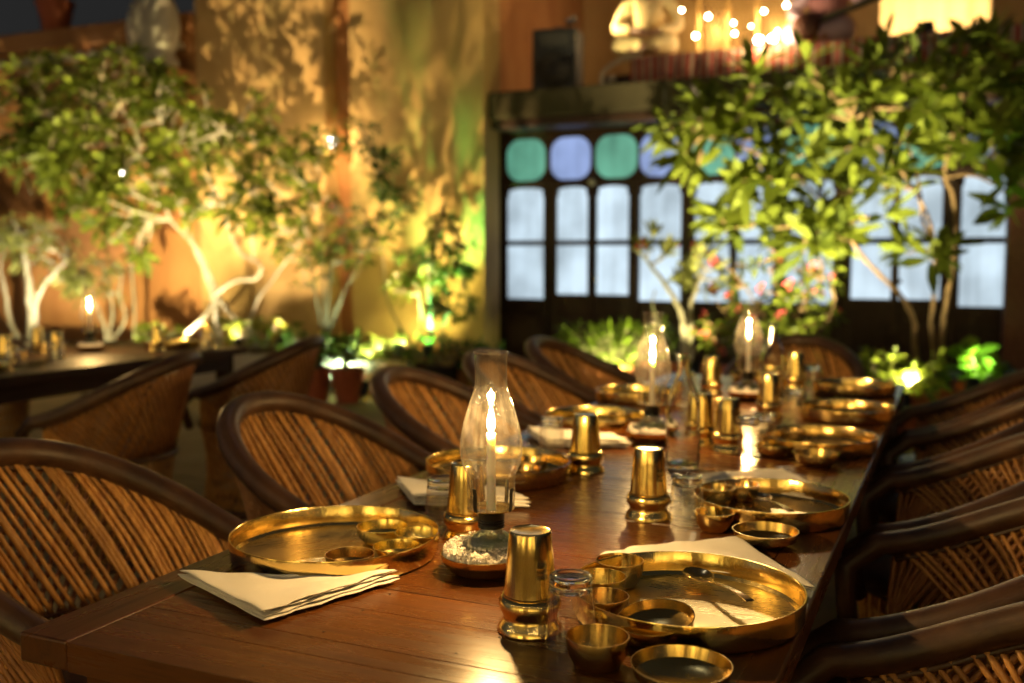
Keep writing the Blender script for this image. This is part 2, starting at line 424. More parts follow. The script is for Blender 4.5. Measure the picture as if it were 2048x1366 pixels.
# round stone ornament on the parapet end
b = MB(); b.lathe([(.0,.0),(.30,.0),(.34,.05),(.30,.11),(.27,.15),(.335,.27),(.36,.42),(.34,.58),(.27,.72),(.15,.80),(0,.83)], 32, wob=.02)
dome = empty('stone_dome', (at_y(305, 45, WY - .22).x, WY - .22, 3.22)); tag(dome, 'pale rounded stone dome ornament on a corbel beside the tall wall', 'ornament')
o = b.build('dome', M['stone'], dome, loc=(0, 0, .0)); o.scale = (.92, .5, .98)
b = MB(); b.box(-.34, .34, -.16, .30, -.10, -.002); b.box(-.22, .22, -.06, .28, -.22, -.10); bevel(b.build('corbel', M['rust'], dome, False), .02)

def pot_mesh(name, r0, r1, h, mat):
    b = MB(); b.lathe([(0, 0), (r0, 0), (r1 * .93, h * .82), (r1, h * .83), (r1 * 1.03, h), (r1 * .9, h), (r1 * .86, h * .8), (r0 * .8, .03), (0, .03)], 28)
    return b.mesh(name, mat, sharp=30)

def leaf_geo(mb, p, d, up, L, W, droop=.25, mi=0, fold=.12):
    """one pointed leaf with a folded midrib: 3 stations, 8 triangles"""
    d = d.normalized(); side = d.cross(up)
    if side.length < 1e-4: side = d.orthogonal()
    side.normalize(); nn = side.cross(d)
    st = [(0, .10), (.3, .72), (.62, 1.0), (.86, .55), (1.0, .03)]
    vs = []; 
    for t, ww in st:
        c = p + d * (L * t) - Vector((0, 0, 1)) * (droop * L * t * t)
        vs += [c - side * (W * ww) + nn * (fold * W * ww), c, c + side * (W * ww) + nn * (fold * W * ww)]
    fs = []
    for i in range(len(st) - 1):
        a = i * 3; fs += [(a, a+1, a+4, a+3), (a+1, a+2, a+5, a+4)]
    mb.add(vs, fs, mi)

def rosette(mb, rn, p, axis, n, L, W, spread=(35, 95), droop=.25):
    axis = axis.normalized(); u = axis.orthogonal().normalized(); v = axis.cross(u)
    a0 = rn.uniform(0, 6.28)
    for k in range(n):
        a = a0 + k * 2.39996 + rn.uniform(-.2, .2)
        th = R(spread[0] + (spread[1] - spread[0]) * (k + .5) / n + rn.uniform(-10, 10))
        d = axis * math.cos(th) + (u * math.cos(a) + v * math.sin(a)) * math.sin(th)
        leaf_geo(mb, p + d * .012, d, axis, L * rn.uniform(.5, 1.15), W * rn.uniform(.65, 1.15), droop * rn.uniform(.4, 1.4))

def curve_pts(pts, n=5):
    """Catmull-Rom through pts"""
    P = [Vector(p) for p in pts]; out = []
    P = [P[0] * 2 - P[1]] + P + [P[-1] * 2 - P[-2]]
    for i in range(1, len(P) - 2):
        for k in range(n):
            t = k / n
            out.append(.5 * ((2 * P[i]) + (P[i+1] - P[i-1]) * t + (2*P[i-1] - 5*P[i] + 4*P[i+1] - P[i+2]) * t*t + (3*P[i] - P[i-1] - 3*P[i+1] + P[i+2]) * t**3))
    out.append(P[-2]); return out

def tree(name, label, cat, base, limbs, crowns, leafmat, bark, L=.2, W=.035, n=11, seed=1, twig=.008, group=None, flowers=0, spread=(30, 100), droop=.3, fsize=.035):
    """limbs: [(world points, r0, r1)], crowns: [(centre, (rx, ry, rz), count)]; trunk, crown and blossoms as parts"""
    rn = random.Random(seed); root = empty(name, base); B = Vector(base)
    tb = MB(); nodes = []
    for pts, r0, r1 in limbs:
        cp = curve_pts([Vector(p) - B for p in pts]); m = len(cp)
        r0, r1 = r0 * .6, r1 * .6
        rr = [(r0 + (r1 - r0) * i / (m - 1)) * (1 + .10 * math.sin(i * 1.7 + seed)) for i in range(m)]
        cp = [p + Vector((rn.uniform(-1,1), rn.uniform(-1,1), 0)) * rr[i] * .25 for i, p in enumerate(cp)]
        tb.tube(cp, rr, 9); nodes += cp[m // 3:]
    lb = MB(); fb = MB()
    for c, rad, cnt in crowns:
        c = Vector(c) - B
        for k in range(cnt):
            while True:
                q = Vector((rn.uniform(-1,1), rn.uniform(-1,1), rn.uniform(-1,1)))
                if .25 < q.length < 1: break
            p = c + Vector((q.x * rad[0], q.y * rad[1], q.z * rad[2]))
            nb = min(nodes, key=lambda a: (a - p).length + .5 * max(0, a.z - p.z))
            mid = (nb + p) / 2 + Vector((rn.uniform(-1,1), rn.uniform(-1,1), rn.uniform(-.4,.9))) * (.12 * (nb - p).length)
            tw = curve_pts([nb, mid, p], 4); tb.tube(tw, [twig * (1.6 - .9 * i / (len(tw) - 1)) for i in range(len(tw))], 5)
            if k % 3 == 0: nodes.append(mid)
            ax = (p - mid).normalized() * .6 + Vector((0, 0, .7)) + q * .5
            rosette(lb, rn, p, ax, n, L, W, spread, droop)
            if flowers and rn.random() < flowers:
                fp = p + ax.normalized() * (L * .35) + Vector((rn.uniform(-1,1), rn.uniform(-1,1), rn.uniform(-.5,1))) * L * .3
                rosette(fb, rn, fp, Vector((rn.uniform(-.6,.6), -1, rn.uniform(0,.8))), 5, fsize, fsize * .42, (55, 75), .1)
    tb.build('trunk', bark, root, sharp=60)
    lb.build('crown', leafmat, root, sharp=0)
    if fb.v: fb.build('blossoms', M['petal'], root, sharp=0)
    tag(root, label, cat, group)
    return root

def shrub(name, label, base, rad, cnt, leafmat, L=.12, W=.02, n=8, seed=3, spread=(15, 90), stems=7):
    rn = random.Random(seed); root = empty(name, base); sb = MB(); lb = MB()
    for k in range(cnt):
        a = rn.uniform(0, 6.28); rr = math.sqrt(rn.random()); h = rn.uniform(.25, 1)
        p = Vector((rad[0] * rr * math.cos(a), rad[1] * rr * math.sin(a), rad[2] * h))
        s0 = Vector((p.x * .25, p.y * .25, 0))
        sb.tube(curve_pts([s0, (s0 + p) / 2 + Vector((0, 0, .05)), p], 3), [.008, .007, .006, .006, .005, .005, .004][:7], 5)
        rosette(lb, rn, p, Vector((p.x, p.y, rad[2] * .8)), n, L, W, spread, .3)
    sb.build('stems', M['bark'], root); lb.build('leaves', leafmat, root, sharp=0)
    return tag(root, label, 'shrub')

def light(name, ty, loc, energy, color, parent=None, radius=.03, target=None, angle=70, blend=.6):
    d = bpy.data.lights.new(name, ty); o = bpy.data.objects.new(name, d); col.objects.link(o)
    d.energy = energy; d.color = color
    if ty in ('POINT', 'SPOT'): d.shadow_soft_size = radius
    if ty == 'SPOT': d.spot_size = R(angle); d.spot_blend = blend
    if target is not None:
        q = (Vector(target) - Vector(loc)).to_track_quat('-Z', 'Y'); o.rotation_mode = 'QUATERNION'; o.rotation_quaternion = q
    if parent:
        o.parent = parent; o.location = Vector(loc) - Vector(parent.location)
    else: o.location = loc
    return o

def uplight(loc, target, energy, color, label, lens='lens_warm', angle=75, group='garden uplights'):
    """spike light: spike, housing, lens and its own spot lamp"""
    root = empty('garden_uplight', loc); q = (Vector(target) - Vector(loc)); dirv = q.normalized()
    rot = dirv.to_track_quat('Z', 'Y').to_euler()
    b = MB(); b.tube([(0,0,-.06),(0,0,.05)], [.006,.012], 8); b.build('spike', M['black_metal'], root)
    b = MB(); b.lathe([(0,0),(.03,0),(.042,.03),(.045,.11),(.038,.11),(.036,.035),(0,.03)], 20)
    b.build('housing', M['black_metal'], root, loc=(0,0,.05), rot=rot)
    b = MB(); b.lathe([(0,.102),(.02,.103),(.036,.098)], 20); b.build('lens', M[lens], root, loc=(0,0,.05), rot=rot)
    light('uplight_lamp', 'SPOT', Vector(loc) + Vector((0,0,.05)) + dirv * .125, energy, color, root, .03, target, angle)
    return tag(root, label, 'garden light', group)

# ------------------------------------------------------------------ right wing: panelled doors under the slab
DY = 9.0
ZB, ZM0, ZM1, ZT, ZC0, ZC1 = .86, 1.375, 1.425, 1.93, 2.0, 2.40
cx = [at_y(p, 400, DY).x for p in (1051, 1140, 1231, 1321, 1420, 1518, 1621, 1740, 1850, 1977)]
door = empty('panelled_door_front', (0, DY, 0))
tag(door, 'dark wooden door front with lit frosted panes and coloured glass lights above', 'doors')
half = []
for i, x in enumerate(cx):
    if i in (0, 3, 6, 9): half.append((x - .195, x + .195))
    elif i in (1, 4, 7): half.append((x - .135, x + .185))
    else: half.append((x - .185, x + .135))
def shoulder_outline(x0, x1, z0, z1):
    """upright pane with small stepped shoulders under a shallow arch"""
    wd = x1 - x0; pts = [(x0, z0), (x1, z0), (x1, z1 - .09), (x1 - .018, z1 - .07), (x1 - .012, z1 - .035)]
    for k in range(7):
        t = k / 6; xx = x1 - .022 - (wd - .044) * t; pts.append((xx, z1 - .02 + .02 * math.sin(PI * t) ** .6))
    pts += [(x0 + .012, z1 - .035), (x0 + .018, z1 - .07), (x0, z1 - .09)]
    return pts
def round_outline(x0, x1, z0, z1, r=.14, n=6):
    pts = []
    for (cx_, cz_, a0) in ((x1 - r, z0 + r, -90), (x1 - r, z1 - r, 0), (x0 + r, z1 - r, 90), (x0 + r, z0 + r, 180)):
        for k in range(n + 1):
            a = R(a0 + 90 * k / n); pts.append((cx_ + r * math.cos(a), cz_ + r * math.sin(a)))
    return pts
def rect_outline(x0, x1, z0, z1): return [(x0, z0), (x1, z0), (x1, z1), (x0, z1)]
def plate_with_holes(name, x0, x1, z0, z1, holes, y0, y1, mat, parent):
    """wooden panel with real openings: filled 2D outline, extruded"""
    bm = bmesh.new(); ed = []
    for loop in [rect_outline(x0, x1, z0, z1)] + holes:
        vs = [bm.verts.new((x, y0, z)) for x, z in loop]
        ed += [bm.edges.new((vs[i], vs[(i + 1) % len(vs)])) for i in range(len(vs))]
    bmesh.ops.triangle_fill(bm, edges=ed, use_beauty=True, use_dissolve=False)
    r = bmesh.ops.extrude_face_region(bm, geom=bm.faces[:])
    for v in [q for q in r['geom'] if isinstance(q, bmesh.types.BMVert)]: v.co.y = y1
    bmesh.ops.recalc_face_normals(bm, faces=bm.faces[:])
    me = bpy.data.meshes.new(name); bm.to_mesh(me); bm.free(); me.materials.append(mat)
    return link(name, me, parent)
def pane_obj(name, outline, y, mat, parent):
    b = MB(); n = len(outline)
    b.add([(x, y, z) for x, z in outline] + [(x, y + .006, z) for x, z in outline],
          [tuple(range(n)), tuple(range(2*n - 1, n - 1, -1))] + [(k, n + k, n + (k+1) % n, (k+1) % n) for k in range(n)])
    return b.build(name, mat, parent, False)
edges = [-4.32] + [(cx[i] + cx[i+1]) / 2 for i in range(9)] + [cx[9] + .26]
for i in range(10):
    x0, x1 = half[i]; L, Rr = edges[i], edges[i + 1]
    dz = 0.05 if i in (1, 2, 7, 8) else 0.0
    low = rect_outline(x0, x1, ZB + dz, ZM0); upp = shoulder_outline(x0, x1, ZM1, ZT)
    cxx = cx[i]; topo = round_outline(cxx - .205, cxx + .205, ZC0, ZC1)
    leafp = plate_with_holes('door_leaf' if i in (1, 2, 4, 5, 7, 8) else 'fixed_leaf', L + .002, Rr - .002, 0.03, ZC0 - .055, [low, upp], .0 if i not in (1,2,4,5,7,8) else -.015, .05, M['darkwood'], door)
    pane_obj('pane', rect_outline(x0 - .01, x1 + .01, ZB + dz - .01, ZM0 + .01), .02, M['pane'], leafp)
    pane_obj('pane', rect_outline(x0 - .01, x1 + .01, ZM1 - .01, ZT + .01), .02, M['pane'], leafp)
    tr = plate_with_holes('transom', L + .002, Rr - .002, ZC0 - .053, 2.72, [topo], .005, .05, M['darkwood'], door)
    pane_obj('coloured_pane', [(cxx + (x - cxx) * 1.03, z) for x, z in topo], .022, M['pane_green'] if i % 2 == 0 else M['pane_blue'], tr)
    # raised lower panel and mouldings
    b = MB(); b.box(x0, x1, -.03, -.0151, .16, .70); bevel(b.build('raised_panel', M['darkwood'], leafp, False), .012)
    if i in (2, 5, 8):
        b = MB(); b.lathe([(0,0),(.018,.0),(.02,.012),(.0,.02)], 14); b.build('knob', M['brass'], leafp, loc=(L + .04, -.016, 1.06), rot=(R(90), 0, 0))
for x in edges:
    b = MB(); b.box(x - .022, x + .022, -.045, -.0155, .03, 2.0); b.build('mullion', M['darkwood'], door, False)
b = MB(); b.box(-4.33, edges[-1], -.06, -.001, 1.945, 1.985); b.build('transom_bar', M['darkwood'], door, False)
b = MB(); b.box(-4.34, edges[-1] + .01, .06, .12, 0, 2.72); b.build('backing', M['darkwood'], door, False)
b = MB(); b.box(-4.34, edges[-1] + .01, -.12, .06, 0, .029); b.build('threshold', M['stone'], door, False)
b = MB(); b.lathe([(0,0),(.03,0),(.034,.02),(.02,.045),(0,.05)], 16)
tag(b.build('door_stud', M['stone'], None, loc=(at_y(1188, 371, DY).x, DY - .05, 1.962), rot=(R(90), 0, 0)), 'small round pale stud between two coloured panes on the door front', 'stud')

post = empty('carved_post', (at_y(2052, 560, 8.6).x, 8.6, 0))
tag(post, 'reddish brown wooden post at the right end of the doors', 'post')
b = MB(); b.box(-.15, .15, -.15, .15, 0, 2.6); bevel(b.build('shaft', M['redwood'], post, False), .02)
b = MB(); b.box(-.18, .18, -.18, .18, 0, .35); bevel(b.build('foot', M['redwood'], post, False), .02)

# slab and balcony
slab = empty('balcony_slab', (-4.25, 8.55, 0)); tag(slab, 'thick weathered stone balcony slab above the doors', 'slab')
for k in range(3):
    b = MB(); b.box(.002 + k * 2.0, 1.998 + k * 2.0, 0, 3.6, 2.545, 2.79); bevel(b.build('slab_block', M['slab'], slab, False), .015)
b = MB(); b.box(.1, 5.9, .06, .4, 2.46, 2.543); bevel(b.build('moulding', M['darkwood'], slab, False), .01)
SZ = 2.79
bw = empty('balcony_back_wall', (-4.85, 11.6, 0)); tag(bw, 'ochre plaster wall behind the balcony stage', 'wall')
b = MB(); b.box(0, 9, 0, .3, SZ - .3, 6.5); b.build('wall_panel', M['ochre'], bw, False)
sw = empty('balcony_side_wall', (-4.25, 8.85, 0)); tag(sw, 'rust side wall left of the balcony loudspeaker', 'wall')
b = MB(); b.box(-.1, .02, 0, 2.75, SZ + .001, 6.5); b.build('wall_panel', M['rust'], sw, False)
# staircase flight rising behind the loudspeaker
st = empty('balcony_staircase', (-3.9, 11.2, SZ)); tag(st, 'wooden stair flight slanting down behind the black loudspeaker', 'staircase')
A = Vector((.0, 0, 2.6)); Bv = Vector((1.9, 0, .35))
for yy in (0.0, .3):
    b = MB(); 
    for k, (o1, o2) in enumerate(((0, .12),)):
        b.add([A + Vector((0,yy,o1)), Bv + Vector((0,yy,o1)), Bv + Vector((0,yy,o1+.2)), A + Vector((0,yy,o1+.2)), A + Vector((0,yy+.05,o1)), Bv + Vector((0,yy+.05,o1)), Bv + Vector((0,yy+.05,o1+.2)), A + Vector((0,yy+.05,o1+.2))],
              [(0,1,2,3),(7,6,5,4),(0,4,5,1),(1,5,6,2),(2,6,7,3),(3,7,4,0)])
    b.build('stringer', M['rust'] if yy else M['redwood'], st, False)
b = MB(); b.tube([A + Vector((.15, -.05, .75)), Bv + Vector((.15, -.05, .75))], .035, 10); b.build('handrail', M['ochre'], st)
for k in range(9):
    t = (k + .5) / 9; p = A.lerp(Bv, t)
    b = MB(); b.box(p.x - .12, p.x + .12, .051, .299, p.z + .19, p.z + .22); b.build('tread', M['redwood'], st, False)
    if k % 2 == 0:
        b = MB(); b.tube([(p.x + .15, -.05, p.z + .1), (p.x + .15, -.05, p.z + .77)], .015, 8); b.build('baluster', M['ochre'], st)

spx = at_y(1108, 100, 8.95)
spk = empty('loudspeaker', (spx.x, 8.95, SZ + .001), R(8)); tag(spk, 'black loudspeaker cabinet standing on the balcony slab', 'loudspeaker')
b = MB(); b.box(-.215, .215, -.0, .34, 0, .62); bevel(b.build('cabinet', M['black'], spk, False), .02)
b = MB(); b.lathe([(.17,0),(.165,-.012),(.15,.0),(.05,.045),(.045,.03),(0,.025)], 32); b.build('woofer', M['cone'], spk, loc=(0, -.012, .24), rot=(R(90),0,0))
b = MB(); b.box(-.14, .14, -.014, -.001, .46, .57); bevel(b.build('horn', M['cone'], spk, False), .01)
b = MB(); b.tube([(-.04,.15,.622),(-.04,.15,.65),(.06,.15,.65),(.06,.15,.622)], .01, 8); b.build('handle', M['steel'], spk)
box = empty('mixer_case', (spx.x + .55, 9.4, SZ + .001), R(-10)); tag(box, 'small dark equipment case with round lamp beside the loudspeaker', 'equipment case')
b = MB(); b.box(-.16, .16, -.14, .14, 0, .2); bevel(b.build('case_body', M['darkwood'], box, False), .015)
b = MB(); b.lathe([(0,0),(.04,0),(.05,.03),(.04,.06),(0,.07)], 18); b.build('dial', M['stone'], box, loc=(-.05, -.141, .15), rot=(R(90),0,0))

# stage platform with striped cloth
px0 = at_y(1262, 140, 9.0).x
plat = empty('stage_platform', (px0, 9.0, SZ + .001)); tag(plat, 'low stage platform draped in striped red and cream cloth', 'platform')
b = MB(); b.box(.03, 3.4, .03, 1.6, 0, .29); b.build('riser', M['darkwood'], plat, False)
b = MB(); nx = 60; vs = []; fs = []
for i in range(nx + 1):
    x = 3.44 * i / nx; wv = .018 * math.sin(i * 1.9) + .01 * math.sin(i * .7)
    for (y, z) in ((1.6, .305), (.02, .305), (-.005 + wv * .3, .285), (-.01 + wv, .15), (-.012 + wv * 1.5, .01)): vs.append((x, y, z + (.004 * math.sin(i * 2.3) if z > .3 else 0)))
for i in range(nx):
    for k in range(4): fs.append((i*5+k, i*5+k+1, i*5+k+6, i*5+k+5))
b.add(vs, fs); o = b.build('striped_cloth', M['striped'], plat, sharp=0); m_ = o.modifiers.new('thick', 'SOLIDIFY'); m_.thickness = .006
b = MB(); b.tube(curve_pts([(-.28, .0, .0), (-.28, .0, .16), (-.2, 0, .24), (-.05, 0, .3), (.1, .02, .315)], 5), .022, 8); b.build('cloth_roll', M['stone'], plat)

# gilded lattice screen with bulbs behind the players
lx0, lx1 = at_y(1340, 60, 10.4).x, at_y(1640, 60, 10.4).x
lat = empty('lattice_screen', ((lx0 + lx1) / 2, 10.4, SZ + .001)); tag(lat, 'gilded lattice screen with small bulbs behind the players', 'screen')
hw = (lx1 - lx0) / 2
for k in range(6):
    x = -hw + k * (2 * hw) / 5
    b = MB(); b.lathe([(.0,0),(.05,0),(.05,.06),(.03,.1),(.035,.5),(.03,.9),(.045,.95),(.03,1.0),(.03,1.7),(.05,1.75),(0,1.78)], 16); b.build('column', M['gold'], lat, loc=(x, 0, 0))
for k in range(5):
    x = -hw + (k + .5) * (2 * hw) / 5; wv = hw / 5 - .04
    b = MB(); 
    for s in range(-6, 14):
        for sg in (1, -1):
            z0 = .1 + s * .12; 
            p0, p1 = Vector((-wv * sg, .01 * sg, z0)), Vector((wv * sg, .01 * sg, z0 + .5))
            if z0 < .05 or z0 + .5 > 1.75: continue
            b.tube([p0, p1], .007, 5)
    o = b.build('lattice', M['gold'], lat, loc=(x, 0, 0))
bulbm = MB(); bulbm.lathe([(0,-.03),(.02,-.024),(.03,0),(.02,.024),(0,.03)], 16); bulbm = bulbm.mesh('stage_bulb', M['bulb'])
for k, (px, py, s) in enumerate(((1361,18,.75),(1414,31,1.0),(1389,70,1.1),(1465,44,.7),(1467,65,.8),(1526,20,.85),(1571,8,1.0),(1345,10,.5),(1500,50,.5),(1553,60,.6))):
    p = at_y(px, py, 10.05); o = link('bulb', bulbm, lat, (p.x - lat.location.x, -.35 + .05, p.z - lat.location.z), (0,0,0), (s * .62, s * .62, s * .62))
for px, py in ((1400, 30), (1530, 30)):
    p = at_y(px, py, 9.95); light('stage_bulb_lamp', 'POINT', p, 20, (1, .72, .38), lat, .05)
# two round footlights on the platform edge
for i, (px, lb_) in enumerate(((1517, 'left of two bright footlights on the striped platform edge'), (1545, 'right of two bright footlights on the striped platform edge'))):
    p = at_y(px, 92, 9.06); r_ = empty('footlight', (p.x, 9.06, SZ + .308)); tag(r_, lb_, 'footlight', 'footlights on the stage edge')
    b = MB(); b.lathe([(0,0),(.05,0),(.045,.03),(.0,.035)], 18); b.build('foot', M['black_metal'], r_)
    b = MB(); b.lathe([(0,.0),(.02,.004),(.028,.02),(.032,.036),(.02,.054),(0,.06)], 18); b.build('globe', M['bulb_white'], r_, loc=(0,0,.03))
    light('footlight_lamp', 'POINT', (p.x, 8.94, SZ + .40), 10, (1, .72, .36), r_, .05)

# ------------------------------------------------------------------ seated players
def skin_mesh(name, verts, edges_, radii, mat, parent, sub=2):
    me = bpy.data.meshes.new(name); me.from_pydata(verts, edges_, []); me.materials.append(mat)
    o = link(name, me, parent)
    mod = o.modifiers.new('skin', 'SKIN'); mod.use_smooth_shade = True
    for i, r in enumerate(radii):
        sv = me.skin_vertices[0].data[i]; sv.radius = (r, r) if not isinstance(r, tuple) else r; sv.use_root = (i == 0)
    ss = o.modifiers.new('sub', 'SUBSURF'); ss.levels = sub; ss.render_levels = sub
    return o
def player(name, loc, rz, label, cloth, vest, arms, turban):
    """cross-legged seated figure; arms = (left elbow, left hand, right elbow, right hand)"""
    root = empty(name, loc, rz); tag(root, label, 'person', 'players on the balcony stage')
    V = [(0,0,.11),(0,.01,.28),(0,.0,.44),(0,.01,.56),(0,.0,.64),(0,-.015,.72),(0,-.02,.80)]
    E_ = [(0,1),(1,2),(2,3),(3,4),(4,5),(5,6)]; Rd = [(.15,.12),(.13,.105),(.16,.11),(.09,.08),(.052,.055),(.075,.09),(.07,.085)]
    for sx, el, ha in ((-1, arms[0], arms[1]), (1, arms[2], arms[3])):
        b0 = len(V); V += [(sx*.185,.01,.53), el, ha]; E_ += [(3,b0),(b0,b0+1),(b0+1,b0+2)]; Rd += [.062,.045,.03]
        d = (Vector(ha) - Vector(el)).normalized(); palm = Vector(ha) + d * .06; pi = len(V)
        V.append(tuple(palm)); E_.append((b0+2, pi)); Rd.append((.036,.02))
        side = d.cross(Vector((0,0,1))).normalized()
        for k in range(4):
            f0 = palm + side * (.027 - .018 * k) + d * .035; f1 = f0 + d * (.05 - .006 * abs(k - 1.2)) + Vector((0,0,-.015)); q = len(V)
            V += [tuple(f0), tuple(f1)]; E_ += [(pi,q),(q,q+1)]; Rd += [.010,.008]
        th = Vector(ha) + side * .045 * (1 if sx < 0 else -1) + d * .03; q = len(V); V += [tuple(th), tuple(th + d * .035)]; E_ += [(pi,q),(q,q+1)]; Rd += [.012,.009]
        l0 = len(V); V += [(sx*.12,.0,.11),(sx*.25,-.30,.12),(-sx*.05,-.36,.06),(-sx*.15,-.38,.05)]; E_ += [(0,l0),(l0,l0+1),(l0+1,l0+2),(l0+2,l0+3)]; Rd += [.10,.075,.05,.035]
    body = skin_mesh('body', V, E_, Rd, M['skin'], root)
    # loose tunic and trousers follow the body
    V2 = [(0,0,.11),(0,.01,.28),(0,.0,.44),(0,.01,.55)]; E2 = [(0,1),(1,2),(2,3)]; R2 = [(.19,.16),(.16,.13),(.185,.13),(.10,.085)]
    for sx, el, ha in ((-1, arms[0], arms[1]), (1, arms[2], arms[3])):
        b0 = len(V2); fo = Vector(el).lerp(Vector(ha), .8)
        V2 += [(sx*.19,.01,.535), el, tuple(fo)]; E2 += [(3,b0),(b0,b0+1),(b0+1,b0+2)]; R2 += [.082,.066,.05]
        l0 = len(V2); V2 += [(sx*.12,.0,.11),(sx*.25,-.30,.12),(-sx*.0,-.36,.07)]; E2 += [(0,l0),(l0,l0+1),(l0+1,l0+2)]; R2 += [.13,.105,.08]
    skin_mesh('tunic', V2, E2, R2, cloth, root)
    if vest:
        skin_mesh('waistcoat', [(0,-.01,.22),(0,-.005,.36),(0,-.005,.46),(0,0,.53)], [(0,1),(1,2),(2,3)], [(.175,.145),(.185,.15),(.2,.15),(.12,.1)], vest, root)
    # face
    for sx in (-1, 1):
        b = MB(); b.lathe([(0,-.011),(.008,-.008),(.011,0),(.008,.008),(0,.011)], 10); b.build('eye', M['hair'], root, loc=(sx*.028,-.098,.775))
        b = MB(); b.lathe([(0,-.02),(.012,-.012),(.016,0),(.01,.02),(0,.026)], 10); b.build('ear', M['skin'], root, loc=(sx*.078,-.01,.77))
    b = MB(); b.tube([(0,-.1,.785),(0,-.118,.755),(0,-.112,.745)], [.007,.014,.01], 8); b.build('nose', M['skin'], root)
    b = MB(); b.tube([(-.022,-.094,.715),(0,-.102,.716),(.022,-.094,.715)], [.004,.007,.004], 8); b.build('mouth', M['turban'], root)
    b = MB()
    for k in range(7): 
        b.tube([(.085 * math.cos(a) * (1 - .05 * k), .095 * math.sin(a) * (1 - .05 * k) - .02, .825 + .017 * k + .018 * math.sin(a + k)) for a in [2 * PI * i / 18 for i in range(19)]], .02, 7, cap=False)
    b.lathe([(0,.95),(.05,.94),(.08,.88),(.085,.84)], 16)
    b.build('turban', turban, root)
    return root
p1 = at_y(1296, 100, 9.35)
player('person', (p1.x, 9.35, SZ + .312), R(10), 'seated person in cream tunic with bent arms at the left of the stage', M['kurta_cream'], None,
       ((-.30,-.05,.30),(-.06,-.24,.24),(.30,-.05,.30),(.07,-.25,.22)), M['turban'])
p2 = at_y(1655, 70, 9.45)
player('person', (p2.x, 9.45, SZ + .312), R(-12), 'seated person in lilac tunic playing a long necked string instrument', M['kurta_lilac'], M['vest'],
       ((-.30,-.10,.32),(-.12,-.27,.22),(.33,-.12,.36),(.42,-.3,.40)), M['turban'])
sit = empty('string_instrument', (p2.x - .02, 9.08, SZ + .42), R(-6)); tag(sit, 'long necked string instrument with dark pegs held by the lilac player', 'instrument')
b = MB(); b.lathe([(0,-.02),(.07,-.015),(.11,.03),(.12,.08),(.09,.13),(.03,.15),(0,.15)], 24); b.build('gourd', M['redwood'], sit, loc=(-.1,.0,.02), rot=(R(90),0,0))
b = MB(); b.tube([(-.05,-.06,.04),(.95,-.06,.33)], [.03,.024], 8); b.build('neck', M['black'], sit)
for k in range(7):
    t = .68 + .05 * k; p = Vector((-.05,-.06,.04)).lerp(Vector((.95,-.06,.33)), t)
    b = MB(); b.tube([p, p + Vector((-.02, 0, .075))], [.008, .018], 8); b.build('peg', M['black'], sit)
for k in range(12):
    t = .12 + .045 * k; p = Vector((-.05,-.06,.04)).lerp(Vector((.95,-.06,.33)), t)
    b = MB(); b.tube([p + Vector((0,-.03,-.01)), p + Vector((0,-.034,.028)), p + Vector((0,.03,.028))], .004, 5); b.build('fret', M['brass'], sit)
sp_ = empty('stage_spotlight', (spx.x + .10, 9.08, SZ + .001 + .621)); tag(sp_, 'small spotlight on top of the loudspeaker aimed at the cream clad player', 'spotlight')
b = MB(); b.lathe([(0,0),(.045,0),(.045,.01),(.012,.018),(.010,.06)], 16); b.build('stand', M['black_metal'], sp_)
b = MB(); b.lathe([(0,0),(.03,0),(.042,.08),(.036,.08),(.028,.01),(0,.01)], 16); b.build('housing', M['steel'], sp_, loc=(-.02,0,.08), rot=(0,R(80),0))
light('spotlight_lamp', 'SPOT', (spx.x + .20, 9.08, SZ + .72), 55, (1, .76, .38), sp_, .03, (p1.x + .03, 9.35, SZ + .62), 70)
# bright cloth panel at the right of the stage
pp0, pp1 = at_y(1760, 40, 10.2).x, at_y(1985, 40, 10.2).x
b = MB(); nx = 24
vs = []
for i in range(nx + 1):
    x = (pp1 - pp0) * i / nx
    for z in (0, .6, 1.2, 1.7): vs.append((x, .03 * math.sin(i * 1.3) * (1 - z / 3), z))
b.add(vs, [(i*4+k, i*4+4+k, i*4+5+k, i*4+k+1) for i in range(nx) for k in range(3)])
o = b.build('hanging_cloth', plain('saffron_cloth', (.78, .52, .24), .9), None, sharp=0, loc=(pp0, 10.2, SZ + .002)); m_ = o.modifiers.new('thick','SOLIDIFY'); m_.thickness = .006
tag(o, 'bright saffron cloth hanging at the right of the stage', 'cloth')
pf = at_y(1850, 120, 9.5)
fl = empty('stage_floodlight', (pf.x, 9.3, SZ + .312)); tag(fl, 'small floodlight on the platform aimed at the saffron cloth, behind leaves', 'floodlight')
b = MB(); b.box(-.08,.08,-.04,.04,0,.03); b.build('foot', M['black_metal'], fl, False)
b = MB(); b.box(-.07,.07,-.03,.03,.035,.14); bevel(b.build('housing', M['black_metal'], fl, False), .008)
light('floodlight_lamp', 'SPOT', (pf.x, 9.40, SZ + .42), 90, (1, .74, .40), fl, .05, (pf.x, 10.2, SZ + 1.0), 120)

# ------------------------------------------------------------------ trees and plants by the ochre wall
T_Y = 7.75
def W_(*pts, Y=T_Y, z=None):
    return [at_y(x, y, Y + (q[0] if q else 0)) for (x, y, *q) in pts]
bz = .33
def base_of(px, Y=T_Y): 
    p = at_y(px, 690, Y); return Vector((p.x, Y, bz))
def crown(px, py, Y, wpx, hpx, ry, n):
    c = at_y(px, py, Y); s = (c - Vector((0,0,EYE))).dot(_f) / FPX
    return (c, (wpx * s * 1.02, ry, hpx * s), n)

